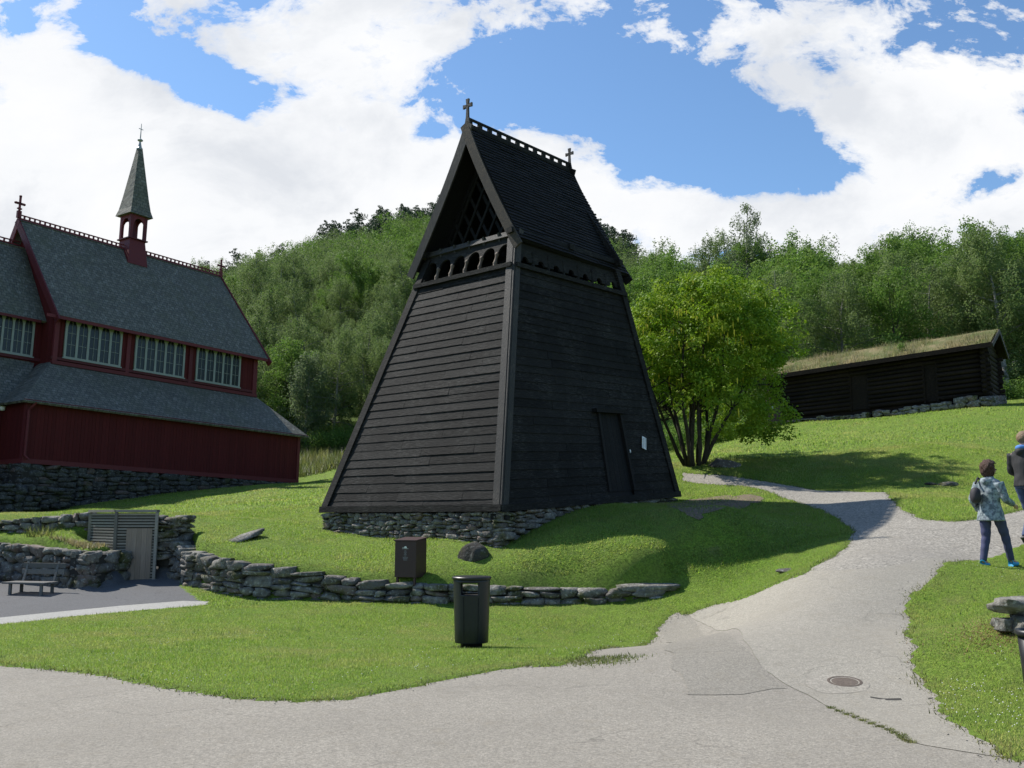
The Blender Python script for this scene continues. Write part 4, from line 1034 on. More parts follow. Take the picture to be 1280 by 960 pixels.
# bench
b0 = at(3, 726, 18.95); b1 = at(52, 729, 18.75); BO = V(b0[0], b0[1], 0); bench = empty('bench', BO, 0, 'grey plank bench with backrest against the stone wall', 'bench')
bd = unit(V(b1[0] - b0[0], b1[1] - b0[1], 0)); bn = V(-bd[1], bd[0], 0); ln = .98
sh = .37
s_ = MB()
for k in range(4): c = BO + bn * (.02 + k * .105) + Up * sh; s_.beam(c, c + bd * ln, .09, .035)
s_.build('seat', M['benchwood'], bench, BO, bevel=.006)
s_ = MB()
for k in range(2): c = BO + bn * (.47 + k * .03) + Up * (sh + .20 + k * .12); s_.beam(c + bd * .05, c + bd * (ln + .05), .03, .1)
s_.build('backrest', M['benchwood'], bench, BO, bevel=.006)
for t in (.15, ln - .12):
    for kk in (.05, .36):
        l_ = MB(); c = BO + bd * t + bn * kk; l_.beam(c + Up * -.02, c + Up * (sh - .02), .05, .05, (0, 1, 0)); l_.build('leg', M['benchwood'], bench, BO)
    l_ = MB(); c = BO + bd * t; l_.beam(c + bn * .38 + Up * (sh - .03), c + bn * .52 + Up * (sh + .40), .03, .045, bd); l_.build('back_support', M['benchwood'], bench, BO)
# ------------------------------------------------------------------ litter bin
def litter_bin():
    o = G(590, 812); c = V(o[0] - .015, o[1] + .18, 0); c[2] = zat(c[0], c[1]) ; e_ = empty('litter_bin', c, 0, 'black oval litter bin with a slot opening at the edge of the lawn', 'litter bin')
    n = 64; zs = [.09, .10, .3, .55, .69, .715, .725, .88, .895, .925]; rad = [.222, .226, .232, .240, .244, .2455, .246, .249, .250, .252]
    vs = []; 
    for z, r in zip(zs, rad): vs += [(r * math.cos(2 * math.pi * k / n), r * .93 * math.sin(2 * math.pi * k / n), z) for k in range(n)]
    fs = []
    for i in range(len(zs) - 1):
        for k in range(n):
            a = (k + .5) / n * 360
            if i == 6 and (235 < a < 293 or 67 < a < 125): continue
            fs.append([i * n + k, i * n + (k + 1) % n, (i + 1) * n + (k + 1) % n, (i + 1) * n + k])
    b = mesh_np('body', vs, fs, M['bin'], e_, True); m_ = b.modifiers.new('thickness', 'SOLIDIFY'); m_.thickness = .012; m_.offset = -1
    l = MB(); l.lathe([(.0, .920), (.262, .920), (.268, .932), (.268, .950), (.258, .960), (.15, .966), (.0, .968)], n=64, sy=.93); l.build('lid', M['bin'], e_, None, True).modifiers.new('edge', 'EDGE_SPLIT')
    l = MB(); l.lathe([(0, .1), (.20, .1), (.222, .67), (.232, .705), (.215, .705), (.2, .70), (.18, .14), (0, .13)], n=40, sy=.93); l.build('liner', M['bin_in'], e_, None, True)
    l = MB(); l.lathe([(.0, -.03), (.15, -.03), (.15, .09), (.22, .095), (0, .096)], n=32); l.build('base', M['bin'], e_, None, True)
    l = MB(); l.lathe([(.235, .095), (.238, .12), (.0, .12)], n=48, sy=.93)
    for a in (-25, 25): l = MB(); t = R(-90 + a); l.beam((.249 * math.cos(t), .93 * .249 * math.sin(t), .13), (.2535 * math.cos(t), .93 * .2535 * math.sin(t), .70), .006, .006); l.build('seam', M['bin'], e_)
litter_bin()
pb = at(1305, 880, 8.3); pb[2] = zat(pb[0], pb[1]); pot = empty('round_bin', pb, 0, 'round black plastic bin with a thick rim at the right edge below the stone pile', 'bin')
l = MB(); l.lathe([(.0, -.02), (.135, -.02), (.165, .50), (.15, .50), (.12, .02), (0, .02)], n=40); l.build('body', M['bin'], pot, None, True)
l = MB(); l.lathe([(.158, .50), (.182, .50), (.186, .525), (.182, .55), (.158, .55), (.15, .525), (.158, .50)], n=40); l.build('rim', M['bin'], pot, None, True)
# ------------------------------------------------------------------ info boxes
def info_box(px, py, rot, w, h, dpt, label, text=True, slope=.05):
    o = G(px, py); o[2] -= .055; e_ = empty('information_box', o, rot, label, 'information box')
    b = MB(); b.hexa([(-w / 2, -dpt / 2, .07), (w / 2, -dpt / 2, .07), (w / 2, dpt / 2, .07), (-w / 2, dpt / 2, .07), (-w / 2, -dpt / 2, h), (w / 2, -dpt / 2, h), (w / 2, dpt / 2, h + slope), (-w / 2, dpt / 2, h + slope)])
    b.build('cabinet', M['brownbox'], e_, bevel=.006)
    b = MB(); b.hexa([(-w / 2 - .015, -dpt / 2 - .015, h), (w / 2 + .015, -dpt / 2 - .015, h), (w / 2 + .015, dpt / 2 + .015, h + slope), (-w / 2 - .015, dpt / 2 + .015, h + slope), (-w / 2 - .015, -dpt / 2 - .015, h + .02), (w / 2 + .015, -dpt / 2 - .015, h + .02), (w / 2 + .015, dpt / 2 + .015, h + slope + .02), (-w / 2 - .015, dpt / 2 + .015, h + slope + .02)]); b.build('top', M['brownbox'], e_)
    for sx in (-1, 1):
        for sy in (-1, 1): b = MB(); b.box(sx * w * .4 - .02, sx * w * .4 + .02, sy * dpt * .4 - .02, sy * dpt * .4 + .02, -.08, .07); b.build('foot', M['brownbox'], e_)
    y = -dpt / 2 - .002
    if text:
        lg = MB(); cx = -.0; z = h - .13; m = 12
        for k in range(m):
            a0 = math.pi * k / m; a1 = math.pi * (k + 1) / m; lg.add([(cx, y, z), (cx + .032 * math.cos(a0), y, z + .036 * math.sin(a0)), (cx + .032 * math.cos(a1), y, z + .036 * math.sin(a1))], [[0, 2, 1]])
        lg.box(-.065, -.035, y - .001, y, z + .008, z + .014); lg.box(-.075, .065, y - .001, y, z - .014, z - .009); lg.build('logo', M['white'], e_)
        lt = MB(); 
        for i, (a, b_) in enumerate(((-.02, .02), (-.03, .03), (-.02, .022), (-.028, .03), (-.022, .02), (-.055, .06), (-.05, .052), (-.04, .04))):
            zz = h - .185 - i * .024; x_ = a
            while x_ < b_: ww = random.uniform(.008, .02); lt.box(x_, min(x_ + ww, b_), y - .001, y, zz, zz + .008); x_ += ww + .005
        lt.build('lettering', M['grey_print'], e_)
    else:
        lt = MB(); lt.box(-.12, -.02, y - .001, y, h - .2, h - .1); lt.build('label', M['white'], e_)
    return e_
info_box(513, 722, R(-24), .46, .74, .40, 'brown steel information box with white print on the grass below the bell tower')
info_box(969, 533, R(-20), .55, 1.05, .4, 'dark reddish information box at the left end of the log cabin', False)
# ------------------------------------------------------------------ boulders and loose stones
def boulder(px, py, w, dpt, h, label, mat=M['moss_rock'], name='boulder', seed=0, flat=.35, dy=0):
    o = G(px, py); o[1] += dy; o[2] = zat(o[0], o[1]); bm = bmesh.new(); bmesh.ops.create_icosphere(bm, subdivisions=4, radius=1); r_ = np.random.default_rng(seed + 5)
    D = r_.normal(size=(9, 3)); D /= np.linalg.norm(D, axis=1, keepdims=True); lim = r_.uniform(.6, .95, 9)
    for v in bm.verts:
        p = np.array(v.co)
        for d, l_ in zip(D, lim):
            q = p @ d - l_
            if q > 0: p = p - q * d * .85
        p = p * (1 + .06 * math.sin(p[0] * 5 + seed) * math.cos(p[1] * 6)); v.co = (p[0] * w / 2, p[1] * dpt / 2, p[2] * h)
    me = bpy.data.meshes.new(name); bm.to_mesh(me); bm.free(); me.materials.append(mat); me.polygons.foreach_set('use_smooth', np.ones(len(me.polygons), bool))
    ob = bpy.data.objects.new(name, me); COL.objects.link(ob); ob.location = (o[0], o[1], o[2] + h * .05); tag(ob, label, 'rock'); return ob
boulder(592, 702, .62, .5, .26, 'mossy round boulder on the grass at the near corner of the tower base', seed=1, dy=.2)

boulder(905, 583, .95, .7, .24, 'grey boulder in the shade beside the yellow flowering tree', M['stone'], seed=3)
boulder(985, 714, .42, .3, .05, 'small pale flat stone in the grass left of the paved path', M['stone'], seed=4)
boulder(1186, 607, .55, .4, .09, 'grey flat stone in the upper lawn behind the walking woman', M['stone'], seed=5)
boulder(1164, 606, .35, .3, .06, 'brownish small stone in the upper lawn, left of a larger grey one', M['moss_rock'], seed=6)
def block(px, py, w_, d_, h_, rot, label, mat, name='stone_block', lift=0.0, tilt=(0, 0), dy=0):
    o = G(px, py); o[1] += dy; o[2] = zat(o[0], o[1]) + lift; S = Stones(); S.put(V(0, 0, 0), V(w_ / 2, 0, 0), V(0, d_ / 2, 0), V(0, 0, h_ / 2), rng.uniform(.3, .7))
    ob = S.build(name, mat); ob.location = tuple(o); ob.rotation_euler = (tilt[0], tilt[1], rot)
    b = ob.modifiers.new('bevel', 'BEVEL'); b.width = .012; b.segments = 2; b.limit_method = 'ANGLE'; return tag(ob, label, 'rock')
block(305, 674, .52, .85, .12, -.55, 'pale flat slab lying in the sloping lawn above the retaining wall', M['stone'], 'stone_slab', .05, (R(14), R(-10)))
GP = 'stones of the pile at the right edge'
tag(block(1262, 789, .34, .3, .15, .2, 'small lower left stone of the pile at the right edge', M['stone'], lift=.06), group=GP)
tag(block(1292, 791, .36, .34, .20, -.2, 'lower right stone of the pile at the right edge, cut by the picture border', M['stone'], lift=.08), group=GP)
tag(block(1278, 788, .56, .42, .16, .08, 'big flat-topped stone lying on top of the pile at the right edge', M['stone'], lift=.24), group=GP)
# manhole cover
mc = G(1056, 853); mc[2] -= .006; o = empty('drain_cover', mc, R(8), 'rusty round drain cover set in the paved path', 'drain cover')
sl_ = .10
l = MB(); l.lathe([(0, -.01), (.125, -.01), (.13, .002), (.12, .006), (0, .006)], n=32); a1 = l.build('lid', M['rust'], o)
l = MB(); l.lathe([(.135, -.02), (.165, -.02), (.165, .006), (.14, .008), (.135, .002)], n=32); a2 = l.build('ring', M['rust'], o)
gx_ = (zat(mc[0] + .3, mc[1]) - zat(mc[0] - .3, mc[1])) / .6; gy_ = (zat(mc[0], mc[1] + .3) - zat(mc[0], mc[1] - .3)) / .6
o.rotation_euler = Vector((-gx_, -gy_, 1)).to_track_quat('Z', 'Y').to_euler(); o.location.z += .008
# ------------------------------------------------------------------ log cabin with a sod roof
c0 = at(966, 533, 42.7); c1 = at(1233, 506, 37.5); cdir = unit(V(c1[0] - c0[0], c1[1] - c0[1], 0)); cn = V(-cdir[1], cdir[0], 0)
e0 = at(980, 474, 42.7); e1 = at(1241, 433, 37.5)
cabin = empty('log_cabin', c0, 0, 'dark log cabin with grass growing on its sod roof on the slope', 'log cabin')
CW = 3.0; LC = np.linalg.norm((c1 - c0)[:2]); rise = (e1[2] - e0[2]) / LC; hL = e0[2] - c0[2] - .05; hR = e1[2] - c1[2] - .05
def cpnt(s, t, h, off=0.0):
    """s 0..1 along front, t metres inward, h 0..1 wall height"""
    b = c0 + (c1 - c0) * s; return V(b[0], b[1], 0) + cdir * off + cn * t + Up * (b[2] + (hL + (hR - hL) * s) * h)
plR, plL = .16, .12
nl = 10; hl = MB()
for i in range(nl):
    h0 = plR + (1 - plR) * (i + .5) / nl; r = (hL + hR) / 2 * (1 - plR) / nl / 2 * 1.04; j = rng.normal() * .01
    for t in (0, CW):
        ext = .22 + rng.uniform(-.05, .07)
        pts = [cpnt(s, t + rng.normal() * .006, h0, -ext if s == 0 else (ext if s == 1 else 0)) for s in (0, .25, .5, .75, 1)]
        rr = [r * rng.uniform(.9, 1.06) for _ in pts]
        if t == 0:
            # door openings interrupt the front logs
            for (sa, sb_) in ((0, .40), (.485, .74), (.80, 1)):
                if i >= nl - 2 or True:
                    pa = cpnt(sa, t, h0, -ext if sa == 0 else 0); pb2 = cpnt(sb_, t, h0, ext if sb_ == 1 else 0); hl.tube([pa, (pa + pb2) / 2 + cn * rng.normal() * .01, pb2], [r * rng.uniform(.92, 1.05) for _ in range(3)], 8)
            if i >= nl - 2: hl.tube(pts, rr, 8)
        else: hl.tube(pts, rr, 8)
    h1 = plR + (1 - plR) * (i + .98) / nl
    for s, o_s in ((0, 1), (1, -1)):
        hl.tube([cpnt(s, -.2, h1), cpnt(s, CW / 2, h1), cpnt(s, CW + .2, h1)], [r, r * .97, r], 8)
hl.build('log_wall', M['log'], cabin, c0, True)
ib = MB(); ib.hexa([cpnt(0, .1, .03), cpnt(1, .1, .03), cpnt(1, CW - .1, .03), cpnt(0, CW - .1, .03), cpnt(0, .1, .99), cpnt(1, .1, .99), cpnt(1, CW - .1, .99), cpnt(0, CW - .1, .99)]); ib.build('inner_wall', M['log'], cabin, c0)
for sa, sb_ in ((.40, .485), (.74, .80)):
    d_ = MB(); d_.hexa([cpnt(sa, .02, plR), cpnt(sb_, .02, plR), cpnt(sb_, .05, plR), cpnt(sa, .05, plR), cpnt(sa, .02, .84), cpnt(sb_, .02, .84), cpnt(sb_, .05, .84), cpnt(sa, .05, .84)]); dc = d_.build('door', M['log'], cabin, c0)
    d_ = MB()
    for s in (sa, sb_): d_.beam(cpnt(s, .0, plR - .02), cpnt(s, .0, .88), .07, .10, cn)
    d_.beam(cpnt(sa, .0, .87, -.05), cpnt(sb_, .0, .87, .05), .10, .10); d_.build('door_frame', M['log'], dc, c0)
# gables
rz = .80
def rpt(s, t, off=0.0, dz=0.0):
    """roof surface: eaves at t=-.45 and CW+.45, ridge in the middle"""
    k = 1 - abs(t - CW / 2) / (CW / 2 + .45); return cpnt(s, t, 1, off) + Up * (rz * k + .02 + dz)
for s in (0, 1):
    gw = MB()
    for i in range(4):
        f0 = i / 4; t0 = CW / 2 * f0; hz = (rz * .78) * (i + .5) / 4
        gw.tube([cpnt(s, t0 * .9 - .05, 1) + Up * hz, cpnt(s, CW - t0 * .9 + .05, 1) + Up * hz], .10, 8)
    gw.build('gable_logs', M['log'], cabin, c0, True)
ro = MB()
for (ta, tb_) in ((-.45, CW / 2), (CW / 2, CW + .45)):
    A_, B_, C_, D_ = rpt(0, ta, -.45), rpt(1, ta, .4), rpt(1, tb_, .4), rpt(0, tb_, -.45); ro.hexa([q - Up * .05 for q in (A_, B_, C_, D_)] + [q + Up * .03 for q in (A_, B_, C_, D_)])
rfo = ro.build('roof_boards', M['log'], cabin, c0)
so = MB(); N1, N2 = 40, 10
gv = []; 
for j in range(N2 + 1):
    for i in range(N1 + 1):
        t = -.40 + (CW + .8) * j / N2; s = i / N1; edge = 1 if 0 < j < N2 else 0; q = rpt(s, t, -.42 + .8 * s)
        gv.append(q + Up * (.06 + (.07 + .07 * (float(vnoise(q[0] * 1.0, q[1], .6, 8)))) * edge))
gf = [[j * (N1 + 1) + i, j * (N1 + 1) + i + 1, (j + 1) * (N1 + 1) + i + 1, (j + 1) * (N1 + 1) + i] for j in range(N2) for i in range(N1)]
sod = mesh_np('sod_roof', np.array(gv), gf, M['blade_dry'], cabin, True, {'rnd': rng.random(len(gf))}, c0)
vb = MB(); vb.beam(rpt(0, -.47, -.48, -.0), rpt(1, -.47, .42, -.0), .05, .16); vb.beam(rpt(0, -.40, -.48, .06), rpt(1, -.40, .42, .06), .09, .06)
vb.build('eave_board', M['log'], cabin, c0)
for ta in (-.48, CW + .48):
    for s_, o_ in ((1, .44), (0, -.46)): vb = MB(); vb.beam(rpt(s_, ta, o_, -.02), rpt(s_, CW / 2, o_, .04), .05, .17, Up); vb.build('bargeboard', M['tar_post'], cabin, c0)
def blades(P, nrm, h, w, lean=.35, seed=0):
    """P (n,3) roots; returns verts, tri faces"""
    n = len(P); r = np.random.default_rng(seed); a = r.uniform(0, 2 * np.pi, n); hh_ = h * r.uniform(.5, 1.35, n); ww = w * r.uniform(.7, 1.3, n)
    side = np.stack([np.cos(a), np.sin(a), np.zeros(n)], 1) * ww[:, None] * .5
    b = r.uniform(0, 2 * np.pi, n); l = r.uniform(0, lean, n) * hh_ * 1.6
    tip = np.stack([np.cos(b) * l, np.sin(b) * l, hh_ * np.sqrt(np.maximum(1 - (l / hh_) ** 2 * .5, .2))], 1)
    v = np.stack([P - side - [0, 0, .01], P + side - [0, 0, .01], P + tip], 1).reshape(-1, 3); f = np.arange(3 * n).reshape(-1, 3); return v, f, r.random(n)
n = 15000; s = rng.random(n); t = rng.uniform(-.42, CW + .42, n); k = 1 - np.abs(t - CW / 2) / (CW / 2 + .45)
bx_ = c0[None, :2] + (c1 - c0)[None, :2] * s[:, None]
Pz = c0[2] + (c1[2] - c0[2]) * s + hL + (hR - hL) * s + rz * k + .10
Pr = np.column_stack([bx_ + cdir[None, :2] * (-.42 + .82 * s)[:, None] + cn[None, :2] * t[:, None], Pz])
v, f, a = blades(Pr, None, .27 * (0.3 + vnoise(Pr[:, 0], Pr[:, 1], .8, 4)), .022, .5, 3); mesh_np('roof_grass', v, f, M['blade_dry'], sod, False, {'rnd': a}, c0)
def leaf_mesh(C_, rad, per, size, seed=0, stretch=(1, 1, 1), up_bias=.35, shell=.5):
    """leaf-sized quads spread round clump centres"""
    r = np.random.default_rng(seed); n = len(C_) * per; c = np.repeat(C_, per, 0); rr = np.repeat(rad, per) if hasattr(rad, '__len__') else np.full(n, rad)
    d = r.normal(size=(n, 3)); d /= np.linalg.norm(d, axis=1, keepdims=True); k = (r.random(n) ** .5) * (1 - shell) + shell * r.random(n) ** .2
    p = c + d * (rr * k)[:, None] * np.array(stretch)
    nn = d * .7 + r.normal(size=(n, 3)) * .55; nn[:, 2] += up_bias; nn /= np.linalg.norm(nn, axis=1, keepdims=True)
    a = np.cross(nn, r.normal(size=(n, 3))); a /= np.linalg.norm(a, axis=1, keepdims=True); b = np.cross(nn, a)
    s = (size * r.uniform(.6, 1.3, n))[:, None] * .5
    v = np.stack([p - a * s - b * s * .15, p + b * s * .62 - a * s * .1, p + a * s, p - b * s * .62 + a * s * .05], 1).reshape(-1, 3)
    return v, np.arange(4 * n).reshape(-1, 4), np.repeat(r.random(len(C_)), per) * .6 + r.random(n) * .4
cs_ = rpt(.645, .1, 0, .3)
v, f, a = leaf_mesh(np.array([cs_ + rng.normal(size=3) * .09 for _ in range(6)]), .14, 60, .05, 3); sg = mesh_np('roof_sapling', v, f, M['alder'], cabin, False, {'rnd': a}, c0)
# plinth of loose stones
fS = Stones()
for s in np.linspace(0, 1.0, 34):
    hgt_ = (.06 + .26 * s) * rng.uniform(.7, 1.2); q = cpnt(s, -.05, 0); g_ = zat(q[0], q[1])
    for k in range(2):
        q2 = cpnt(min(s + rng.uniform(-.012, .012), 1.01), -.08 - .05 * rng.random(), 0); z_ = g_ + hgt_ * (.35 + .6 * k)
        fS.put(V(q2[0], q2[1], z_), cdir * rng.uniform(.12, .24), cn * .22, V(0, 0, hgt_ * .38))
for t in np.linspace(0, CW, 9):
    for k in range(2):
        q2 = cpnt(1.01, t, 0); fS.put(V(q2[0], q2[1], zat(q2[0], q2[1]) + .1 + .18 * k), cdir * .2, cn * .22, V(0, 0, .12))
fS.build('stone_plinth', M['stone'], cabin, c0)
# ------------------------------------------------------------------ trees
def branch_pts(p, d, L, n, r, gr=0.0, wob=.12):
    pts = [p.copy()]; 
    for i in range(n):
        d = unit(d + r.normal(size=3) * wob + V(0, 0, gr)); p = p + d * L / n; pts.append(p.copy())
    return pts, d
def make_tree(seed, H, cw, base=.18, nb=34, per=42, leaf=.17, kind='round', clump=.5, droop=0.0, multi=1, top_taper=1.0):
    r = np.random.default_rng(seed); tk = MB(); cl_ = []; cr = []
    for mtr in range(multi):
        d0_ = unit(V(r.normal() * .08, r.normal() * .08, 1)); pts, _ = branch_pts(V(0, 0, -.3), d0_, H * .96 + .3, 10, r, .05, .045)
        rad = [max(H * .016 * (1 - i / 10.5), .012) for i in range(11)]; tk.tube(pts, rad, 7)
        P = np.array(pts)
        for i in range(nb):
            f = base + (1 - base) * (i + r.random()) / nb; k = f * 10; i0 = min(int(k), 9); p = P[i0] + (P[i0 + 1] - P[i0]) * (k - i0)
            if kind == 'cone': prof_ = (1 - (f - base) / (1 - base)) ** .85 * 1.0 + .03
            elif kind == 'pine': prof_ = .35 + .75 * math.sin(math.pi * min(1, (f - base) / (1 - base) * .9 + .15))
            else: g = (f - base) / (1 - base); prof_ = (math.sin(math.pi * (g * .80 + .14)) ** .75) * (1 if g < .8 else (1 - (g - .8) * 1.6 * top_taper))
            L = cw * .5 * max(prof_, .08) * r.uniform(.75, 1.2); a = i * 2.4 + r.normal() * .4
            el = {'cone': .0, 'pine': .25, 'round': .55 - .2 * (1 - f)}[kind]
            bd_ = unit(V(math.cos(a), math.sin(a), el + r.normal() * .15)); bp, _ = branch_pts(p, bd_, L, 4, r, -.05 * droop, .12)
            tk.tube(bp, [max(rad[i0] * .45 * (1 - j / 4.6), .008) for j in range(5)], 4, False)
            m_ = max(1, int(L / (clump * .75)))
            for j in range(m_ + 1):
                u = 1 - j / (m_ + 1) * .85; q = np.array(bp[0]) + (np.array(bp[-1]) - np.array(bp[0])) * u + r.normal(size=3) * clump * .35
                cl_.append(q - V(0, 0, droop * clump * r.random())); cr.append(clump * r.uniform(.55, 1.15) * (.6 + .5 * prof_))
    C_ = np.array(cl_); st = (1, 1, 1.0 + droop * .9) if kind == 'round' else (1.1, 1.1, .62)
    v, f, a = leaf_mesh(C_, np.array(cr), per, leaf, seed, st, .3)
    return tk, (v, f, a)
class Proto: pass
def proto(name, leafmat, barkmat, **kw):
    tk, (v, f, a) = make_tree(**kw); p = Proto()
    o = tk.build('trunk', barkmat); p.trunk = o.data; bpy.data.objects.remove(o)
    o = mesh_np('crown', v, f, leafmat, None, False, {'rnd': a}); p.crown = o.data; bpy.data.objects.remove(o); p.name = name; p.v = v; p.f = f; p.a = a; p.H = kw['H']; return p
birches = [proto('birch_tree', M['birch'], M['birchbark'], seed=20 + i, H=h, cw=w_, nb=46, per=76, leaf=.13, clump=.50, droop=1.1, base=.12) for i, (h, w_) in enumerate(((11, 5.6), (10, 5.0), (12.5, 6.2)))]
alders = [proto('broadleaf_tree', M['alder'], M['bark'], seed=40 + i, H=h, cw=w_, nb=46, per=70, leaf=.15, clump=.60, droop=.1, base=.10) for i, (h, w_) in enumerate(((9.5, 6.4), (11, 7.0)))]
pales = [proto('pale_birch_tree', M['pale'], M['birchbark'], seed=60, H=6.0, cw=3.6, nb=50, per=50, leaf=.12, clump=.36, droop=1.2, base=.06)]
pines = [proto('pine_tree', M['pine'], M['bark'], seed=70 + i, H=h, cw=4.8, nb=40, per=60, leaf=.20, kind='pine', clump=.66, base=.16) for i, h in enumerate((12, 10))]
spruces = [proto('spruce_tree', M['spruce'], M['bark'], seed=80, H=12, cw=4.6, nb=60, per=30, leaf=.22, kind='cone', clump=.5, base=.06)]
thin = proto('tall_thin_birch', M['pale'], M['birchbark'], seed=91, H=17, cw=4.2, nb=34, per=34, leaf=.17, clump=.42, droop=1.1, base=.42)
def place_tree(p, x, y, s, label, group=None, z=None, name=None):
    o = empty(name or p.name, (x, y, (zat(x, y) if z is None else z)), rng.uniform(0, 6.28), label, 'tree', group); sx = s * rng.uniform(.9, 1.12); o.scale = (sx, sx, s * rng.uniform(.93, 1.08))
    for nm, me in (('trunk', p.trunk), ('crown', p.crown)):
        c = bpy.data.objects.new(nm, me); COL.objects.link(c); c.parent = o
    return o
def pt_px(px, y): return (px - 640) / FPX * y * 1.0
# trees one can point at
o = pt_px(382, 62); place_tree(pales[0], o, 62, 1.05, 'small pale birch standing alone in front of the dark wood, left of the bell tower')
place_tree(thin, pt_px(937, 78), 78, 1.0, 'tall thin birch rising above all others on the skyline right of the bell tower')
place_tree(birches[2], pt_px(1268, 50), 50, .80, 'big drooping birch behind the right end of the log cabin, cut by the picture edge')
place_tree(birches[1], pt_px(455, 68), 68, .82, 'rounded birch at the meadow edge close to the left edge of the bell tower')
G_ = {'L': {'birch_tree': 'grey-green birch in the wood on the left hillside between church and bell tower', 'broadleaf_tree': 'bright green broadleaf tree in the wood on the left hillside between church and bell tower', 'pine_tree': 'dark pine on the ridge of the left hillside', 'spruce_tree': 'dark pointed spruce in the wood on the left hillside'},
      'R': {'birch_tree': 'grey-green birch in the wood behind the log cabin, right of the bell tower', 'broadleaf_tree': 'darker green broadleaf tree in the wood behind the log cabin, right of the bell tower', 'pine_tree': 'dark pine in the wood behind the log cabin', 'spruce_tree': 'dark pointed spruce in the wood behind the log cabin'}}
GG = {'L': {'birch_tree': 'birches on the left hillside', 'broadleaf_tree': 'broadleaf trees on the left hillside', 'pine_tree': 'pines along the left ridge', 'spruce_tree': 'spruces on the left hillside'},
      'R': {'birch_tree': 'birches in the right-hand wood', 'broadleaf_tree': 'broadleaf trees in the right-hand wood', 'pine_tree': 'pines in the right-hand wood', 'spruce_tree': 'spruces in the right-hand wood'}}
cand = []; taken = []
def try_place(n, xr_, yr_, azr, dmin, side):
    c = 0; tries = 0
    while c < n and tries < n * 40:
        tries += 1; y = rng.uniform(*yr_); az = rng.uniform(*azr); x = az * y
        dm = dmin * (1 + max(y - 80, 0) / 320)
        if taken:
            A_ = np.array(taken); 
            if (((A_ - [x, y]) ** 2).sum(1) < dm * dm).any(): continue
        taken.append((x, y)); cand.append((x, y, side)); c += 1
try_place(60, None, (64, 78), (-.36, -.02), 2.7, 'L')
try_place(760, None, (72, 255), (-.36, .13), 2.9, 'L')
try_place(70, None, (50, 60), (.22, .66), 2.7, 'R')
try_place(40, None, (56, 66), (.06, .3), 2.8, 'R')
try_place(420, None, (58, 128), (.10, .70), 2.9, 'R')
try_place(160, None, (120, 215), (.05, .36), 3.6, 'R')
cand.sort(key=lambda q: q[1])
far_v = []; far_f = []; far_a = []; nf = 0; cnt = 0
lowp = {}
for pr in birches + alders + pines + spruces:
    k = np.random.default_rng(1).permutation(len(pr.f))[:2600]; q = pr.v.reshape(-1, 4, 3)[k]; c = q.mean(1, keepdims=True); q = c + (q - c) * 1.6; lowp[id(pr)] = (q, pr.a[k])
counts = {}
for (x, y, side) in cand:
    D_ = np.interp(x / y, AZ, DD); g = (y - 62) / (D_ - 62)
    rn = rng.random(); vn = float(vnoise(x, y, 22, 9))
    if side == 'L' and g > .70 and (x / y > -.20 or rn < .35): pr = pines[rng.integers(2)] if vn < .9 else spruces[0]; s_c = rng.uniform(.7, .95)
    elif side == 'R' and g > .5 and rn < .05 and x / y > .2: pr = pines[0]; s_c = rng.uniform(.8, 1.05)
    elif rn < .03: pr = spruces[0]; s_c = rng.uniform(.5, .85)
    elif (vn > (.62 if side == 'L' else .6)) ^ (rn < .15): pr = alders[rng.integers(2)]; s_c = rng.uniform(.7, 1.15)
    else: pr = birches[rng.integers(3)]; s_c = rng.uniform(.68, 1.12)
    if side == 'R' and y < 62: s_c *= .78
    if side == 'L': s_c *= .74 + .22 * min(max((y - 70) / 120, 0), 1)
    if pr.name == 'pine_tree' and side == 'L': s_c *= 1.35
    if cnt < 300:
        place_tree(pr, x, y, s_c, G_[side][pr.name], GG[side][pr.name]); cnt += 1
    else:
        q, a = lowp[id(pr)]; th = rng.uniform(0, 6.28); ct, st_ = math.cos(th), math.sin(th); s3 = s_c
        Rm = np.array([[ct, -st_, 0], [st_, ct, 0], [0, 0, 1]]) * s3; w3 = q.reshape(-1, 3) @ Rm.T + [x, y, zat(x, y) - .3]
        far_v.append((w3, pr.name)); far_a.append(a)
for kn, mt, lab in (('birch_tree', M['birch'], 'grey-green birch wood covering the far slopes'), ('broadleaf_tree', M['alder'], 'green broadleaf wood covering the far slopes'), ('pine_tree', M['pine'], 'dark pine wood along the far ridge'), ('spruce_tree', M['spruce'], 'scattered dark spruces on the far slopes')):
    vv = [v for v, k in far_v if k == kn]; aa = [a for (v, k), a in zip(far_v, far_a) if k == kn]
    if vv: vv = np.concatenate(vv); tag(mesh_np('far_' + kn.replace('_tree', '_wood'), vv, np.arange(len(vv)).reshape(-1, 4), mt, None, False, {'rnd': np.concatenate(aa)}), lab, 'wood', kind='stuff')
# undergrowth at the wood edges
def bushes(name, spots, mat, label, size=.9, per=260, leaf=.10):
    Cs = []
    for (x, y, s) in spots:
        for _ in range(4): Cs.append([x + rng.normal() * s * .5, y + rng.normal() * s * .5, zat(x, y) + s * .35 + rng.random() * s * .3])
    v, f, a = leaf_mesh(np.array(Cs), size * .7, per, leaf, 5, (1, 1, .8)); tag(mesh_np(name, v, f, mat, None, False, {'rnd': a}), label, 'undergrowth', kind='stuff')
bushes('undergrowth', [(az * y, y, rng.uniform(.7, 1.6)) for az, y in [(rng.uniform(-.34, -.12), rng.uniform(60, 65)) for _ in range(50)]] + [(az * y, y, rng.uniform(.6, 1.3)) for az, y in [(rng.uniform(.12, .62), rng.uniform(46, 51)) for _ in range(60)]], M['alder'], 'low green bushes along the edge of the wood', 1.1)
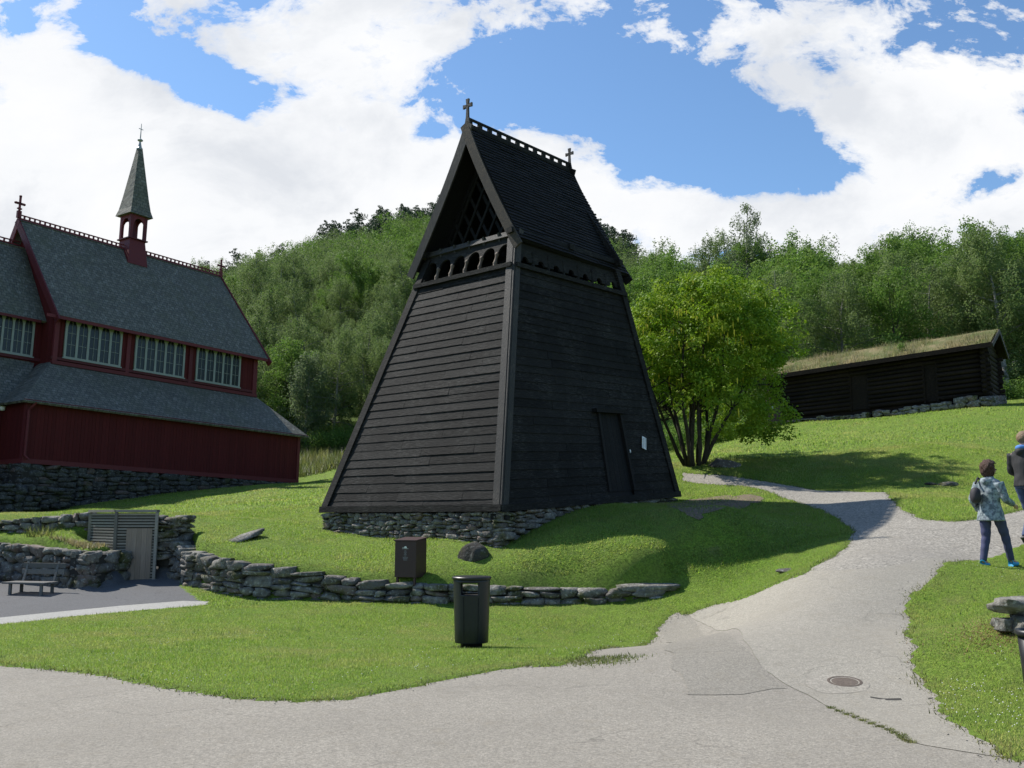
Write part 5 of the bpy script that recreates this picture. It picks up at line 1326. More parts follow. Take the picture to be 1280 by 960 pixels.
# laburnum
lbp = G(868, 582); LX, LY, LZ = lbp
lab = empty('laburnum_tree', lbp, 0, 'many-stemmed tree with bright green leaves and hanging yellow blossom beside the bell tower', 'tree')
r5 = np.random.default_rng(55); tk = MB(); Cc_ = []; 
S_ = LY / FPX
Hh = (582 - 335) * S_; Wd = 216 * S_; cxo = (886 - 868) * S_; Wd *= 1.10; Hh *= 1.03
ends = []
for i in range(11):
    a = i / 11 * 6.283 + r5.normal() * .2; ln_ = Hh * r5.uniform(.62, .8); sp_ = r5.uniform(.18, .52)
    p = V(math.cos(a) * .22, math.sin(a) * .18, -.1); d = unit(V(math.cos(a) * sp_ + .05, math.sin(a) * sp_, 1)); pts, d2 = branch_pts(p, d, ln_, 7, r5, .05, .10)
    tk.tube(pts, [.068 * (1 - j / 9) * r5.uniform(.85, 1.1) for j in range(8)], 8)
    for j in (3, 4, 5, 6, 7):
        for _ in range(3):
            b = r5.uniform(0, 6.28); bp, _d = branch_pts(pts[j], unit(V(math.cos(b), math.sin(b), .55)), r5.uniform(.5, 1.1), 4, r5, .02, .15); tk.tube(bp, [.028, .02, .015, .01, .006], 5, False); ends.append(bp[-1])
tk.build('trunk', M['bark'], lab, None, True)
# clumps fill an uneven umbrella-shaped crown
nC = 0
while nC < 430:
    p = V(r5.uniform(-1, 1), r5.uniform(-1, 1), r5.uniform(-1, 1)); rr = np.linalg.norm(p)
    if rr > 1 or rr < .5: continue
    q = V(cxo + p[0] * Wd * .5, p[1] * Wd * .5, Hh * .63 + p[2] * Hh * (.34 if p[2] > 0 else .33))
    if p[2] < -.1 and r5.random() < .25: continue
    b = .16 * math.sin(3 * math.atan2(p[1], p[0]) + 1) + .1 * math.sin(7 * p[0] + 2 * p[2]); q[:2] *= 1 + b * .45; q[2] += b * .4
    Cc_.append(q); nC += 1
for _ in range(84):   # low hanging curtain, mostly on the right side
    a = r5.normal() * 1.1 + .1; k_ = r5.uniform(.22, .44); Cc_.append(V(cxo + math.cos(a) * Wd * k_, math.sin(a) * Wd * k_, Hh * (r5.uniform(.14, .36) + .12 * (math.cos(a) < 0))))
Cc_ = np.array(Cc_ + [e for e in ends if e[2] > Hh * .35])
v, f, a = leaf_mesh(Cc_, r5.uniform(.18, .40, len(Cc_)), 115, .09, 9, (1.15, 1.15, .75), .55, .3)
mesh_np('crown', v, f, M['lab'], lab, False, {'rnd': a})
fl_ = MB(); kk = r5.permutation(len(Cc_))[:170]
for q in Cc_[kk]:
    for _ in range(4 if q[0] < cxo and q[2] > Hh * .5 else 2):
        d = unit(r5.normal(size=3)) * V(.36, .36, .1); c = q + d - V(0, 0, .08); Lf = r5.uniform(.13, .26)
        if c[0] > cxo + Wd * .1 and r5.random() < .7: continue
        fl_.tube([c, c - V(.005, .0, Lf * .5), c - V(0, 0, Lf)], [.012, .020, .004], 5, False)
fl_o = fl_.build('blossom', M['lab_fl'], lab); fl_o['kind'] = 'stuff'
# ------------------------------------------------------------------ grass
TB = [tb[k][:2] for k in ('N', 'R', 'B', 'L')]
def scatter(n, xr_, yr_, dens=None, seed=1):
    r = np.random.default_rng(seed); x = r.uniform(*xr_, n); y = r.uniform(*yr_, n)
    k = np.abs(x) < y * .60 + 1.0
    if dens is not None: k &= r.random(n) < dens(x, y)
    x = x[k]; y = y[k]; k = ~on_paving(x, y); x = x[k]; y = y[k]
    k = ~inpoly(poly_soil, x, y) | (r.random(len(x)) < .45); x = x[k]; y = y[k]
    k = ~inpoly(TB, x, y); x = x[k]; y = y[k]; s = sdist(x, y); past = x > xe
    k = past | (s < -.02) | (s > .36); return x[k], y[k]
gv = []; gfc = []; ga = []; nb0 = 0
def add_grass(x, y, h, w, lean, seed):
    global nb0
    P = np.column_stack([x, y, Zt(x, y) + .01]); v, f, a = blades(P, None, h, w, lean, seed); gv.append(v); gfc.append(f + nb0); ga.append(a); nb0 += len(v)
x, y = scatter(1400000, (-12, 11), (5.5, 17.8), lambda x, y: np.clip(1.25 - (y - 7) * .05, .5, 1), 1); add_grass(x, y, .022 * (.45 + .7 * vnoise(x, y, .5, 11) + .7 * vnoise(x, y, 1.7, 15)), .009, .8, 1)
x, y = scatter(560000, (-13, 14), (17.5, 28.5), None, 2); add_grass(x, y, .036 * (.5 + 1.1 * vnoise(x, y, .7, 12)), .015, .8, 2)
x, y = scatter(330000, (-26, 27), (26, 58), None, 3); add_grass(x, y, .05 * (.5 + vnoise(x, y, 1.5, 13)), .035, .8, 3)
v = np.concatenate(gv); f = np.concatenate(gfc); tag(mesh_np('grass', v, f, M['blade'], None, False, {'rnd': np.concatenate(ga)}), 'short mown green grass covering the lawns', 'grass', kind='stuff')
wx, wy = scatter(2600, (-11, 10), (6, 26), lambda x, y: (vnoise(x, y, 1.3, 51) > .5) * .8 + .1, 61); P_ = []
for a_, b_ in zip(wx, wy):
    k_ = rng.integers(7, 16); P_.append(np.column_stack([a_ + rng.normal(size=k_) * .035, b_ + rng.normal(size=k_) * .035]))
P_ = np.concatenate(P_); v, f, a = blades(np.column_stack([P_, Zt(P_[:, 0], P_[:, 1]) + .01]), None, .045, .016, 1.1, 62)
tag(mesh_np('lawn_weeds', v, f, M['weed'], None, False, {'rnd': a}), 'small broad-leaved weeds scattered through the lawn', 'weeds', kind='stuff')
# grit crumbling from the path edges
P_ = []
for ed in (e_lawn, e_lawn2, e_lawn3, e_r3, e_r1):
    for _ in range(len(ed) * 7): P_.append(ed[rng.integers(len(ed))] + rng.normal(size=2) * .09)
P_ = np.array(P_); P_ = P_[on_paving(P_[:, 0], P_[:, 1])]; n = len(P_); g8 = np.array([[1, 0, 0], [0, 1, 0], [-1, 0, 0], [0, -1, 0], [0, 0, .7], [0, 0, -.5]]); gs = rng.uniform(.004, .011, n)
v = (np.column_stack([P_, Zt(P_[:, 0], P_[:, 1]) + .004])[:, None] + g8[None] * gs[:, None, None]).reshape(-1, 3); of_ = np.array([[0, 1, 4], [1, 2, 4], [2, 3, 4], [3, 0, 4], [1, 0, 5], [2, 1, 5], [3, 2, 5], [0, 3, 5]])
f = (of_[None] + (np.arange(n) * 6)[:, None, None]).reshape(-1, 3); tag(mesh_np('grit', v, f, M['gravel'], None, False), 'loose grit and crumbs of soil along the path edges', 'grit', kind='stuff')
# taller tufts: lawn edges, wall foot, wall top, meadow, round the bin
P_ = []
def tuft_line(pts, n, sp_=.06, rr=(0, 1)):
    pts = np.array([p[:2] for p in pts]); 
    for _ in range(n):
        i = rng.integers(len(pts)); P_.append(pts[i] + rng.normal(size=2) * sp_)
for ed in (e_lawn, e_lawn2, e_lawn3, e_r3, e_r1, e_top, STRIP): tuft_line(ed, int(len(ed) * 26), .05)
wl = densify([V(*w_) for w_ in WALL], .1, .01); tuft_line([w_ + V(0, -.04) for w_ in wl], 2600, .05); tuft_line([w_ + V(0, .42) for w_ in wl], 5200, .10)
for _ in range(700): a = rng.uniform(0, 6.28); bq = G(590, 812); P_.append(V(bq[0] + math.cos(a) * .24 - .015, bq[1] + .18 + math.sin(a) * .22) + rng.normal(size=2) * .04)
for k in range(4):
    a_, b_ = [TB[0], TB[1], TB[2], TB[3]][k], [TB[1], TB[2], TB[3], TB[0]][k]
    cen = sum(TB) / 4
    for _ in range(1500): q = a_ + (b_ - a_) * rng.random(); P_.append(cen + (q - cen) * (1.03 + .02 * rng.random()) )
P_ = np.array(P_); v, f, a = blades(np.column_stack([P_, Zt(P_[:, 0], P_[:, 1])]), None, .042, .012, .8, 6)
tag(mesh_np('edge_grass', v, f, M['blade_tall'], None, False, {'rnd': a}), 'ragged taller grass along the lawn edges and wall foot', 'grass', kind='stuff')
n = 26000; y = rng.uniform(52, 66, n); x = rng.uniform(-.36, -.02, n) * y; v, f, a = blades(np.column_stack([x, y, Zt(x, y)]), None, .55, .05, .5, 8)
tag(mesh_np('meadow_grass', v, f, M['blade_tall'], None, False, {'rnd': a}), 'tall light green meadow grass in front of the left wood', 'grass', kind='stuff')
# planted terrace above the bench wall
n = 5000; x = rng.uniform(-11.8, -10.0, n); y = rng.uniform(19.15, 20.9, n); k = (x < -10.0) & (sdist(x, y) > .4) & (rng.random(n) < vnoise(x, y, .7, 14) * 1.3); x = x[k]; y = y[k]
v, f, a = blades(np.column_stack([x, y, Zt(x, y)]), None, .24, .02, .6, 9); tag(mesh_np('terrace_grass', v, f, M['blade_tall'], None, False, {'rnd': a}), 'tall yellow-green grass on the terrace above the bench wall', 'grass', kind='stuff')
n = 9000; x = rng.uniform(-11, -8.3, n); y = rng.uniform(18.9, 20.4, n); k = (sdist(x, y) > .30) & (sdist(x, y) < .8); x = x[k]; y = y[k]; v, f, a = blades(np.column_stack([x, y, Zt(x, y) + .02]), None, .08, .02, .8, 10)
tag(mesh_np('dry_verge', v, f, M['blade_dry'], None, False, {'rnd': a}), 'dry brownish grass strip on top of the bench wall', 'grass', kind='stuff')
# clover flowers
cx_, cy_ = scatter(2600, (-9, 8), (6, 16), lambda x, y: (vnoise(x, y, .9, 21) > .62) * .8 + .04, 31); cvx, cvy = scatter(900, (3.6, 6.5), (6.5, 9.5), lambda x, y: (vnoise(x, y, .5, 22) > .5) * .8, 32)
cx_ = np.concatenate([cx_, cvx]); cy_ = np.concatenate([cy_, cvy]); n = len(cx_); z = Zt(cx_, cy_) + .035
oc = np.array([[1, 0, 0], [0, 1, 0], [-1, 0, 0], [0, -1, 0], [0, 0, .8], [0, 0, -.8]]) * .0065
v = (np.column_stack([cx_, cy_, z])[:, None] + oc[None]).reshape(-1, 3); of = np.array([[0, 1, 4], [1, 2, 4], [2, 3, 4], [3, 0, 4], [1, 0, 5], [2, 1, 5], [3, 2, 5], [0, 3, 5]])
f = (of[None] + (np.arange(n) * 6)[:, None, None]).reshape(-1, 3); tag(mesh_np('clover_flowers', v, f, M['clover'], None, False), 'tiny white clover flowers dotted in the lawn', 'flowers', kind='stuff')
# hay around the stone pile, moss along the crack, soil patch by the tower
hp_ = G(1255, 792); n = 3200; x = hp_[0] + rng.normal(size=n) * .28; y = hp_[1] + rng.normal(size=n) * .30; v, f, a = blades(np.column_stack([x, y, Zt(x, y) + .01]), None, .022, .02, 2.5, 12)
mh = NM('hay_blades'); mh = mh.leaf(mh.mix(mh.attr(), (.30, .17, .09), (.45, .30, .17)), .2); tag(mesh_np('dry_clippings', v, f, mh, None, False, {'rnd': a}), 'reddish dry grass clippings around the stone pile', 'dry grass', kind='stuff')
cr2 = [p for p in arc if 9.0 > p[1] > 6.9]; P_ = []
for _ in range(2600):
    i = rng.integers(len(cr2)); q = cr2[i]
    if float(vnoise(q[0], q[1], .35, 41)) > .42: P_.append(q + rng.normal(size=2) * .022)
P_ = np.array(P_); v, f, a = blades(np.column_stack([P_, Zt(P_[:, 0], P_[:, 1]) - .006]), None, .02, .012, 1.0, 13)
tag(mesh_np('crack_moss', v, f, M['blade_tall'], None, False, {'rnd': a}), 'thin green moss growing in the joint across the path', 'moss', kind='stuff')
isl = [G(*p) for p in ((715, 826), (735, 829), (760, 827), (778, 822), (748, 823), (700, 826))]; P_ = []
for q in isl:
    for _ in range(260): P_.append(q[:2] + rng.normal(size=2) * V(.14, .10))
P_ = np.array(P_); v, f, a = blades(np.column_stack([P_, Zt(P_[:, 0], P_[:, 1])]), None, .03, .013, .9, 14)
tag(mesh_np('grass_island', v, f, M['blade_tall'], None, False, {'rnd': a}), 'sparse grass tuft islands creeping over the asphalt right of the litter bin', 'grass', kind='stuff')
# ------------------------------------------------------------------ people
def skin(name, nodes, edges, mat, parent, sub=2, root=0, smooth=True):
    """nodes: list of (x,y,z,r) or (x,y,z,rx,ry)"""
    me = bpy.data.meshes.new(name); me.from_pydata([n[:3] for n in nodes], edges, []); o = bpy.data.objects.new(name, me); COL.objects.link(o)
    m = o.modifiers.new('s', 'SKIN'); m.use_smooth_shade = smooth
    for i, n in enumerate(nodes):
        sv = me.skin_vertices[0].data[i]; sv.radius = (n[3], n[4] if len(n) > 4 else n[3]); sv.use_root = (i == root)
    m2 = o.modifiers.new('sub', 'SUBSURF'); m2.levels = sub; m2.render_levels = sub
    dg = bpy.context.evaluated_depsgraph_get(); dg.update(); nm = bpy.data.meshes.new_from_object(o.evaluated_get(dg)); bpy.data.objects.remove(o); nm.name = name
    nm.materials.clear(); nm.materials.append(mat); nm.polygons.foreach_set('use_smooth', np.ones(len(nm.polygons), bool))
    ob = bpy.data.objects.new(name, nm); COL.objects.link(ob); ob.parent = parent; return ob
M['skin'] = m_plain('skin', (.42, .25, .18), .55, 0, 5, .1)
M['hair_d'] = m_wood('dark_curly_hair', (.035, .015, .010), (.10, .045, .028), (12, 12, 12), .6, .4, 1.0, 5, bd=.03)
M['hair_l'] = m_wood('light_brown_hair', (.12, .08, .045), (.25, .17, .10), (12, 12, 12), .6, .4, .9, 5)
M['jeans'] = m_plain('blue_jeans', (.05, .075, .16), .85, 0, 9, .35)
M['jeans_d'] = m_plain('dark_blue_trousers', (.045, .05, .11), .85, 0, 9, .35)
def m_print():
    m = NM('patterned_jacket'); c = m.coord('Object'); v = m.node('TexVoronoi'); v.inputs['Scale'].default_value = 22; m.link(c, v.inputs[0])
    k = m.mix(m.ramp(m.noise(c, 16, 4, .6), [(.42, 0.0), (.58, 1.0)]), (.09, .115, .135), (.27, .32, .34)); k = m.mix(m.ramp(v.outputs['Distance'], [(.0, .8), (.35, 0.0)]), k, (.12, .10, .17))
    return m.pbr(k, .8)
M['print'] = m_print(); M['blackcloth'] = m_plain('black_jacket', (.018, .018, .02), .8, 0, 8, .3); M['blueshoe'] = m_plain('bright_blue_shoe', (.02, .30, .55), .6); M['bagm'] = m_plain('dark_backpack', (.025, .022, .028), .75)
M['scarf'] = m_plain('blue_scarf', (.07, .2, .5), .8); M['darkshoe'] = m_plain('dark_shoe', (.04, .04, .045), .7)
def person(o, rotz, k, J, mats, label, hair, name_sh):
    """J: joint dict in metres, x forward, y left, z up"""
    p = empty('person', o, rotz, label, 'person'); n = []; e = []; ix = {}
    def add(key, r, parent_=None, ry=None):
        q = J[key]; n.append((*q, r) if ry is None else (*q, r, ry)); ix[key] = len(n) - 1
        if parent_ is not None: e.append((ix[parent_], ix[key]))
    add('pelvis', .10, None, .08); add('waist', .10, 'pelvis', .08); add('chest', .12, 'waist', .085); add('neck', .05, 'chest'); add('head0', .062, 'neck'); add('head1', .082, 'head0', .092); add('head2', .07, 'head1', .082)
    for s in 'LR':
        add('hip' + s, .068, 'pelvis'); add('knee' + s, .05, 'hip' + s); add('ankle' + s, .038, 'knee' + s); add('toe' + s, .034, 'ankle' + s)
        add('sh' + s, .042, 'chest'); add('el' + s, .038, 'sh' + s); add('wr' + s, .026, 'el' + s); add('palm' + s, .028, 'wr' + s)
        pw = np.array(J['wr' + s]); pp = np.array(J['palm' + s]); d = unit(pp - pw); sd = unit(np.cross(d, V(0, 1, .2)))
        for f_, (off, L_) in enumerate(((-.028, .065), (-.010, .078), (.009, .072), (.026, .055))):
            J['f%d' % f_ + s] = tuple(pp + d * .045 + sd * off); J['g%d' % f_ + s] = tuple(pp + d * (.045 + L_ * .9) + sd * off * .9 + V(0, 0, -.01))
            add('f%d' % f_ + s, .0095, 'palm' + s); add('g%d' % f_ + s, .0075, 'f%d' % f_ + s)
        J['th' + s] = tuple(pp + sd * -.045 + d * .02); add('th' + s, .011, 'palm' + s)
    h1 = np.array(J['head1']); fw = np.array(J['face']); J['nose'] = tuple(h1 + fw * .105 + V(0, 0, -.01)); add('nose', .012, 'head1')
    skin('body', n, e, M['skin'], p)
    sd = unit(np.cross(V(0, 0, 1), fw))
    for a in (-1, 1): fc = MB(); fc.lathe([(.002, -.011), (.011, -.004), (.011, .004), (.002, .011)], h1 + fw * .088 + sd * .032 * a + V(0, 0, .012), 8); fc.build('eye', M['blackcloth'], p)
    fc = MB(); fc.beam(h1 + fw * .088 + sd * -.024 - V(0, 0, .045), h1 + fw * .088 + sd * .024 - V(0, 0, .045), .012, .012); fc.build('mouth', M['rust'], p)
    def cloth(name, parts, mat, vox=.011):
        mb = MB()
        for kind_, data in parts:
            if kind_ == 'loft':
                nn = 20; vs = []
                for (cx_, cy2, cz_, rx_, ry_) in data: vs += [(cx_ + rx_ * math.cos(2 * math.pi * q / nn) * (1 + .05 * math.sin(5 * q + cz_ * 30)), cy2 + ry_ * math.sin(2 * math.pi * q / nn) * (1 + .05 * math.sin(4 * q - cz_ * 23)), cz_) for q in range(nn)]
                m_ = len(data); mb.add(vs, [[i * nn + q, i * nn + (q + 1) % nn, (i + 1) * nn + (q + 1) % nn, (i + 1) * nn + q] for i in range(m_ - 1) for q in range(nn)] + [list(range(nn))[::-1], [(m_ - 1) * nn + q for q in range(nn)]])
            else:
                pts_, rr_ = data; P_ = [np.array(q, float) for q in pts_]; out_p = []; out_r = []
                for i in range(len(P_) - 1):
                    for t_ in np.linspace(0, 1, 7)[:-1]: out_p.append(P_[i] * (1 - t_) + P_[i + 1] * t_); out_r.append((rr_[i] * (1 - t_) + rr_[i + 1] * t_) * (1 + .055 * math.sin(17 * t_ + 5 * i)))
                mb.tube(out_p + [P_[-1]], out_r + [rr_[-1]], 14)
        o_ = mb.build(name, mat); bm_ = bmesh.new(); bm_.from_mesh(o_.data); bmesh.ops.recalc_face_normals(bm_, faces=bm_.faces); bm_.to_mesh(o_.data); bm_.free()
        q_ = o_.modifiers.new('r', 'REMESH'); q_.mode = 'VOXEL'; q_.voxel_size = vox; q_.use_smooth_shade = True; q_ = o_.modifiers.new('s', 'SMOOTH'); q_.iterations = 5; q_.factor = .6
        dg = bpy.context.evaluated_depsgraph_get(); dg.update(); nm_ = bpy.data.meshes.new_from_object(o_.evaluated_get(dg)); bpy.data.objects.remove(o_); nm_.name = name
        nm_.materials.clear(); nm_.materials.append(mat); nm_.polygons.foreach_set('use_smooth', np.ones(len(nm_.polygons), bool)); ob_ = bpy.data.objects.new(name, nm_); COL.objects.link(ob_); ob_.parent = p; return ob_
    def sub_(name, keys, rad, mat, extra=None):
        idx = {k_: i for i, k_ in enumerate(keys)}; nn = [(*J[k_], *(rad[k_] if isinstance(rad[k_], tuple) else (rad[k_],))) for k_ in keys]
        ee = extra(idx); return skin(name, nn, ee, mat, p)
    w_, c_, pv = J['waist'], J['chest'], J['pelvis']; sy = abs(J['shL'][1]) / .165; hm = J['hem'][2]; fl = J.get('flare', 0)
    tor = [(pv[0], 0, hm, .135 + fl, .185 + fl), (pv[0], 0, (hm + w_[2]) / 2, .125 + fl * .5, .175 + fl * .5), (w_[0], 0, w_[2], .112, .155), (c_[0] - .005, 0, c_[2] - .08, .125, .172 * sy), (c_[0], 0, c_[2] + .04, .122, .19 * sy), (c_[0] - .005, 0, c_[2] + .11, .10, .165 * sy), (J['neck'][0], 0, J['neck'][2] + .01, .062, .072), (J['neck'][0] + .005, 0, J['neck'][2] + .045, .058, .066)]
    parts = [('loft', tor)]
    for s in 'LR': parts.append(('tube', ([J['sh' + s], J['el' + s], J['wr' + s]], [.080, .058, .046])))
    if J.get('hood'): parts.append(('tube', ([(J['neck'][0] - .06, .085, J['neck'][2] - .01), (J['neck'][0] - .115, 0, J['neck'][2] - .045), (J['neck'][0] - .06, -.085, J['neck'][2] - .01)], [.035, .062, .035])))
    cloth('jacket', parts, mats['jacket'])
    parts = [('loft', [(pv[0], 0, pv[2] + .12, .105, .14), (pv[0], 0, pv[2] + .02, .118, .165), (pv[0], 0, pv[2] - .07, .115, .165)])]
    for s in 'LR': parts.append(('tube', ([np.array(J['hip' + s]) + V(0, 0, .03), J['knee' + s], J['ankle' + s]], [.098, .068, .052])))
    cloth('trousers', parts, mats['trousers'])
    for s in 'LR':
        a = np.array(J['ankle' + s]); t = np.array(J['toe' + s]); d = unit(t - a * V(1, 1, 0) - V(0, 0, t[2])); hl_ = V(a[0], a[1], t[2]) - d * .06
        skin('shoe', [(*(hl_ + V(0, 0, .01)), .045), (*((hl_ + t) / 2), .048, .045), (*(t + d * .03), .04, .032), (*(a + V(0, 0, .0)), .05)], [(0, 1), (1, 2), (0, 3)], mats['shoe'], p, 2, 0)
    # hair
    bm = bmesh.new(); bmesh.ops.create_icosphere(bm, subdivisions=4, radius=1); r_ = np.random.default_rng(3)
    for v_ in bm.verts:
        q = np.array(v_.co); lump = 1 + hair['curl'] * (math.sin(q[0] * 9 + 1) * math.sin(q[1] * 8 + 2) * math.sin(q[2] * 9) + .6 * math.sin(q[0] * 17) * math.cos(q[1] * 19 + q[2] * 15))
        fr_ = q @ fw; w_ = hair['r']; z_ = q[2]
        if z_ < 0: z_ *= hair['low']
        q2 = V(q[0], q[1], 0) * w_ * lump + V(0, 0, z_ * w_ * lump * 1.08)
        if fr_ > .35 and q[2] < .45: q2 = q2 - fw * (fr_ - .35) * w_ * 1.1
        v_.co = q2 + h1 + V(0, 0, .028) - fw * .018
    me = bpy.data.meshes.new('hair'); bm.to_mesh(me); bm.free(); me.materials.append(hair['mat']); me.polygons.foreach_set('use_smooth', np.ones(len(me.polygons), bool)); ho = bpy.data.objects.new('hair', me); COL.objects.link(ho); ho.parent = p
    return p
wf = G(1243, 709); wrot = R(32)
JW = dict(pelvis=(0, 0, .88), waist=(0, 0, 1.03), chest=(.015, 0, 1.24), neck=(.03, 0, 1.38), head0=(.04, 0, 1.44), head1=(.055, 0, 1.52), head2=(.05, 0, 1.575), face=unit(V(.8, -.5, -.08)), hem=(-.01, 0, .72), flare=.03, hood=1,
          hipL=(-.01, .085, .84), kneeL=(-.02, .09, .47), ankleL=(-.14, .09, .10), toeL=(.00, .10, .04), hipR=(.02, -.085, .84), kneeR=(.20, -.09, .50), ankleR=(.32, -.09, .11), toeR=(.46, -.10, .05),
          shL=(0, .165, 1.31), elL=(-.10, .23, 1.06), wrL=(.05, .22, .88), palmL=(.09, .21, .83), shR=(.0, -.165, 1.31), elR=(.02, -.25, 1.05), wrR=(.22, -.24, .98), palmR=(.28, -.235, .96))
pw_ = person(V(wf[0], wf[1], zat(wf[0], wf[1]) - .005), wrot, 1, JW, dict(jacket=M['print'], trousers=M['jeans_d'], shoe=M['blueshoe']), 'curly-haired person in grey patterned jacket and bright blue shoes walking over the grass', dict(mat=M['hair_d'], r=.126, curl=.11, low=1.25), 'w'); pw_.scale = (.95, .95, .95)
# backpack on the left shoulder
bpk = empty('backpack', V(wf[0], wf[1], zat(wf[0], wf[1])), wrot, 'dark backpack on the back of the curly-haired walker', 'backpack')
skin('pack', [(-.20, .10, .98, .105, .085), (-.21, .11, 1.12, .12, .09), (-.19, .10, 1.25, .08, .07)], [(0, 1), (1, 2)], M['bagm'], bpk)
l = MB(); l.tube([(-.16, .12, 1.30), (-.04, .15, 1.39), (.08, .14, 1.34), (.12, .15, 1.18), (.03, .19, 1.0), (-.12, .17, .95)], .017, 6); l.build('strap', M['bagm'], bpk, None, True); bpk.scale = (.95, .95, .95)
mf = at(1288, 690, 15.2); mf[2] = zat(mf[0], mf[1])
JM = dict(pelvis=(0, 0, .98), waist=(0, 0, 1.13), chest=(.02, 0, 1.38), neck=(.03, 0, 1.53), head0=(.045, 0, 1.59), head1=(.06, 0, 1.68), head2=(.055, 0, 1.74), face=unit(V(.9, .3, 0)), hem=(0, 0, .93), flare=0, hood=1,
          hipL=(.01, .09, .93), kneeL=(.18, .1, .55), ankleL=(.28, .1, .10), toeL=(.42, .11, .045), hipR=(0, -.09, .93), kneeR=(-.04, -.09, .52), ankleR=(-.24, -.09, .14), toeR=(-.12, -.1, .05),
          shL=(0, .19, 1.46), elL=(.06, .27, 1.18), wrL=(.26, .2, 1.10), palmL=(.31, .18, 1.10), shR=(0, -.19, 1.46), elR=(-.08, -.27, 1.17), wrR=(.08, -.27, .96), palmR=(.12, -.265, .90))
person(mf, R(28), 1, JM, dict(jacket=M['blackcloth'], trousers=M['jeans'], shoe=M['darkshoe']), 'short-haired person in black hooded jacket, blue scarf and jeans cut by the right edge', dict(mat=M['hair_l'], r=.112, curl=.03, low=.75), 'm')
pm = [o for o in COL.objects if o.name.startswith('person') and 'scarf' in o.get('label', '')][0]
skin('scarf', [(-.04, .07, 1.55, .04), (.08, .06, 1.53, .035), (.10, -.04, 1.53, .035), (-.02, -.09, 1.55, .04), (-.08, -.01, 1.56, .045)], [(0, 1), (1, 2), (2, 3), (3, 4), (4, 0)], M['scarf'], pm)
# ------------------------------------------------------------------ sky, sun, camera
sun_dir = unit(V(-.56, .345, .755)); S = bpy.data.lights.new('sun', 'SUN'); S.energy = 5.0; S.angle = R(.55); S.color = (1, .955, .88)
so_ = bpy.data.objects.new('sun', S); COL.objects.link(so_); so_.rotation_euler = Vector(sun_dir.tolist()).to_track_quat('Z', 'Y').to_euler()
W = bpy.data.worlds.new('World'); sc.world = W; W.use_nodes = True; t = W.node_tree; t.nodes.clear()
class WN(NM):
    def __init__(s, tree): s.t = tree; s.n = tree.nodes; s.l = tree.links
w = WN(t); out = w.node('OutputWorld'); sky = w.node('TexSky', sky_type='NISHITA', sun_disc=False); sky.sun_elevation = math.asin(sun_dir[2]); sky.sun_rotation = math.atan2(sun_dir[0], sun_dir[1]); sky.air_density = 1.0; sky.dust_density = .3; sky.ozone_density = 2.5
b1 = w.node('Background', Strength=.122); w.link(w.mix(1.0, sky.outputs[0], (.80, .95, 1.04), 'MULTIPLY'), b1.inputs[0])
tc = w.node('TexCoord'); sx = w.node('SeparateXYZ'); w.link(tc.outputs['Generated'], sx.inputs[0])
ya = w.math('MAXIMUM', w.math('ABSOLUTE', sx.outputs[1]), .12); u = w.math('DIVIDE', sx.outputs[0], ya); v_ = w.math('DIVIDE', sx.outputs[2], ya)
cb = w.node('CombineXYZ'); w.link(u, cb.inputs[0]); w.link(w.math('MULTIPLY', v_, 1.5), cb.inputs[1])
n1 = w.noise(cb.outputs[0], 4.5, 12, .62, .35); n2 = w.noise(cb.outputs[0], 13.0, 10, .66, .3)
f = w.math('ADD', w.math('MULTIPLY', w.math('SUBTRACT', n1, .5), 4.3), w.math('MULTIPLY', w.math('SUBTRACT', n2, .5), 3.0))
def blob(px, py, sx_, sy_, amp, rot=0.0):
    global f
    cu = (px - 640) / FPX; cv = (646 - py) / FPX; a = w.math('SUBTRACT', u, cu); b = w.math('SUBTRACT', v_, cv); c, s = math.cos(rot), math.sin(rot)
    a2 = w.math('ADD', w.math('MULTIPLY', a, c), w.math('MULTIPLY', b, s)); b2 = w.math('SUBTRACT', w.math('MULTIPLY', b, c), w.math('MULTIPLY', a, s))
    q = w.math('ADD', w.math('POWER', w.math('ABSOLUTE', w.math('DIVIDE', a2, sx_ / FPX)), 2.0), w.math('POWER', w.math('ABSOLUTE', w.math('DIVIDE', b2, sy_ / FPX)), 2.0))
    g = w.math('MULTIPLY', w.math('EXPONENT', w.math('MULTIPLY', q, -1.0)), amp); f = w.math('ADD', f, g)
f = w.math('ADD', f, .12)
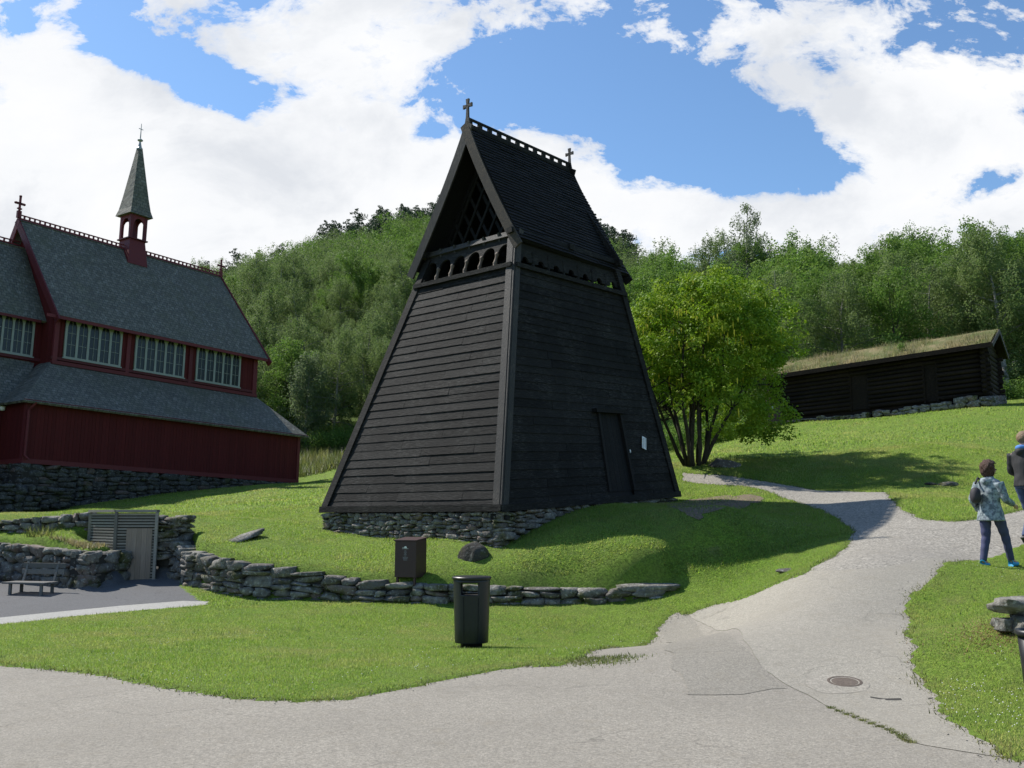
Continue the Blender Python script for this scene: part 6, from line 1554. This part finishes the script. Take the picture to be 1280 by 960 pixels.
for b_ in [(80, 230, 260, 130, 1.5), (330, 235, 230, 110, 1.4), (30, 50, 60, 60, .8), (620, 240, 180, 78, 1.5), (840, 262, 80, 48, .8), (470, 22, 170, 46, .9), (870, 8, 110, 24, .6), (1210, 130, 160, 130, 1.2), (985, 262, 90, 35, .9), (1100, 250, 120, 50, .8), (60, 120, 110, 70, .5),
           (185, 50, 125, 42, -1.7, -.45), (265, 118, 60, 18, -.6, -.4), (670, 75, 115, 62, -1.8, -.15), (820, 110, 130, 62, -1.8, -.2), (960, 180, 125, 62, -2.0, -.3), (520, 150, 45, 14, -.9, .3), (1060, 60, 60, 30, -.5), (1262, 215, 26, 18, -.6)]: blob(*b_)
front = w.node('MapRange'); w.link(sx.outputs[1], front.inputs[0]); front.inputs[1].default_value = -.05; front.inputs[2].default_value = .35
high = w.node('MapRange'); w.link(sx.outputs[2], high.inputs[0]); high.inputs[1].default_value = .55; high.inputs[2].default_value = .75
f = w.math('SUBTRACT', f, w.math('MULTIPLY', w.math('SUBTRACT', 1.0, front.outputs[0]), 1.0)); f = w.math('SUBTRACT', f, w.math('MULTIPLY', high.outputs[0], .5))  # unseen sky behind and overhead kept clearer, to cut fill on shaded sides
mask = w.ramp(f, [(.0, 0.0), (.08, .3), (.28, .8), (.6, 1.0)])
shade = w.ramp(w.math('ADD', w.math('MULTIPLY', n1, .6), w.math('MULTIPLY', w.noise(cb.outputs[0], 4.3, 6, .5), .4)), [(.36, (1, 1, 1.0)), (.50, (.93, .945, .97)), (.62, (.74, .77, .82))])
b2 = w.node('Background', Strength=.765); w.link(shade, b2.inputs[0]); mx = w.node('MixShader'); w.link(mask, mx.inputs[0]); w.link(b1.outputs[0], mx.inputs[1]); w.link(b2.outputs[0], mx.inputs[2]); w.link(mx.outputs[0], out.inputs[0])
W.cycles.sampling_method = 'MANUAL'; W.cycles.sample_map_resolution = 512
cam = bpy.data.cameras.new('camera'); co = bpy.data.objects.new('camera', cam); COL.objects.link(co); sc.camera = co
co.location = (0, 0, CZ); co.rotation_euler = (math.pi / 2 + PITCH, 0, 0); cam.sensor_width = 36; cam.lens = FPX / 1280 * 36; cam.clip_start = .1; cam.clip_end = 4000
sc.view_settings.view_transform = 'Standard'; sc.view_settings.look = 'None'; sc.view_settings.exposure = 0.42; sc.view_settings.gamma = 1
sc.cycles.max_bounces = 5; sc.cycles.diffuse_bounces = 3; sc.cycles.glossy_bounces = 2; sc.cycles.transmission_bounces = 3; sc.cycles.use_denoising = True; sc.cycles.caustics_reflective = False; sc.cycles.caustics_refractive = False
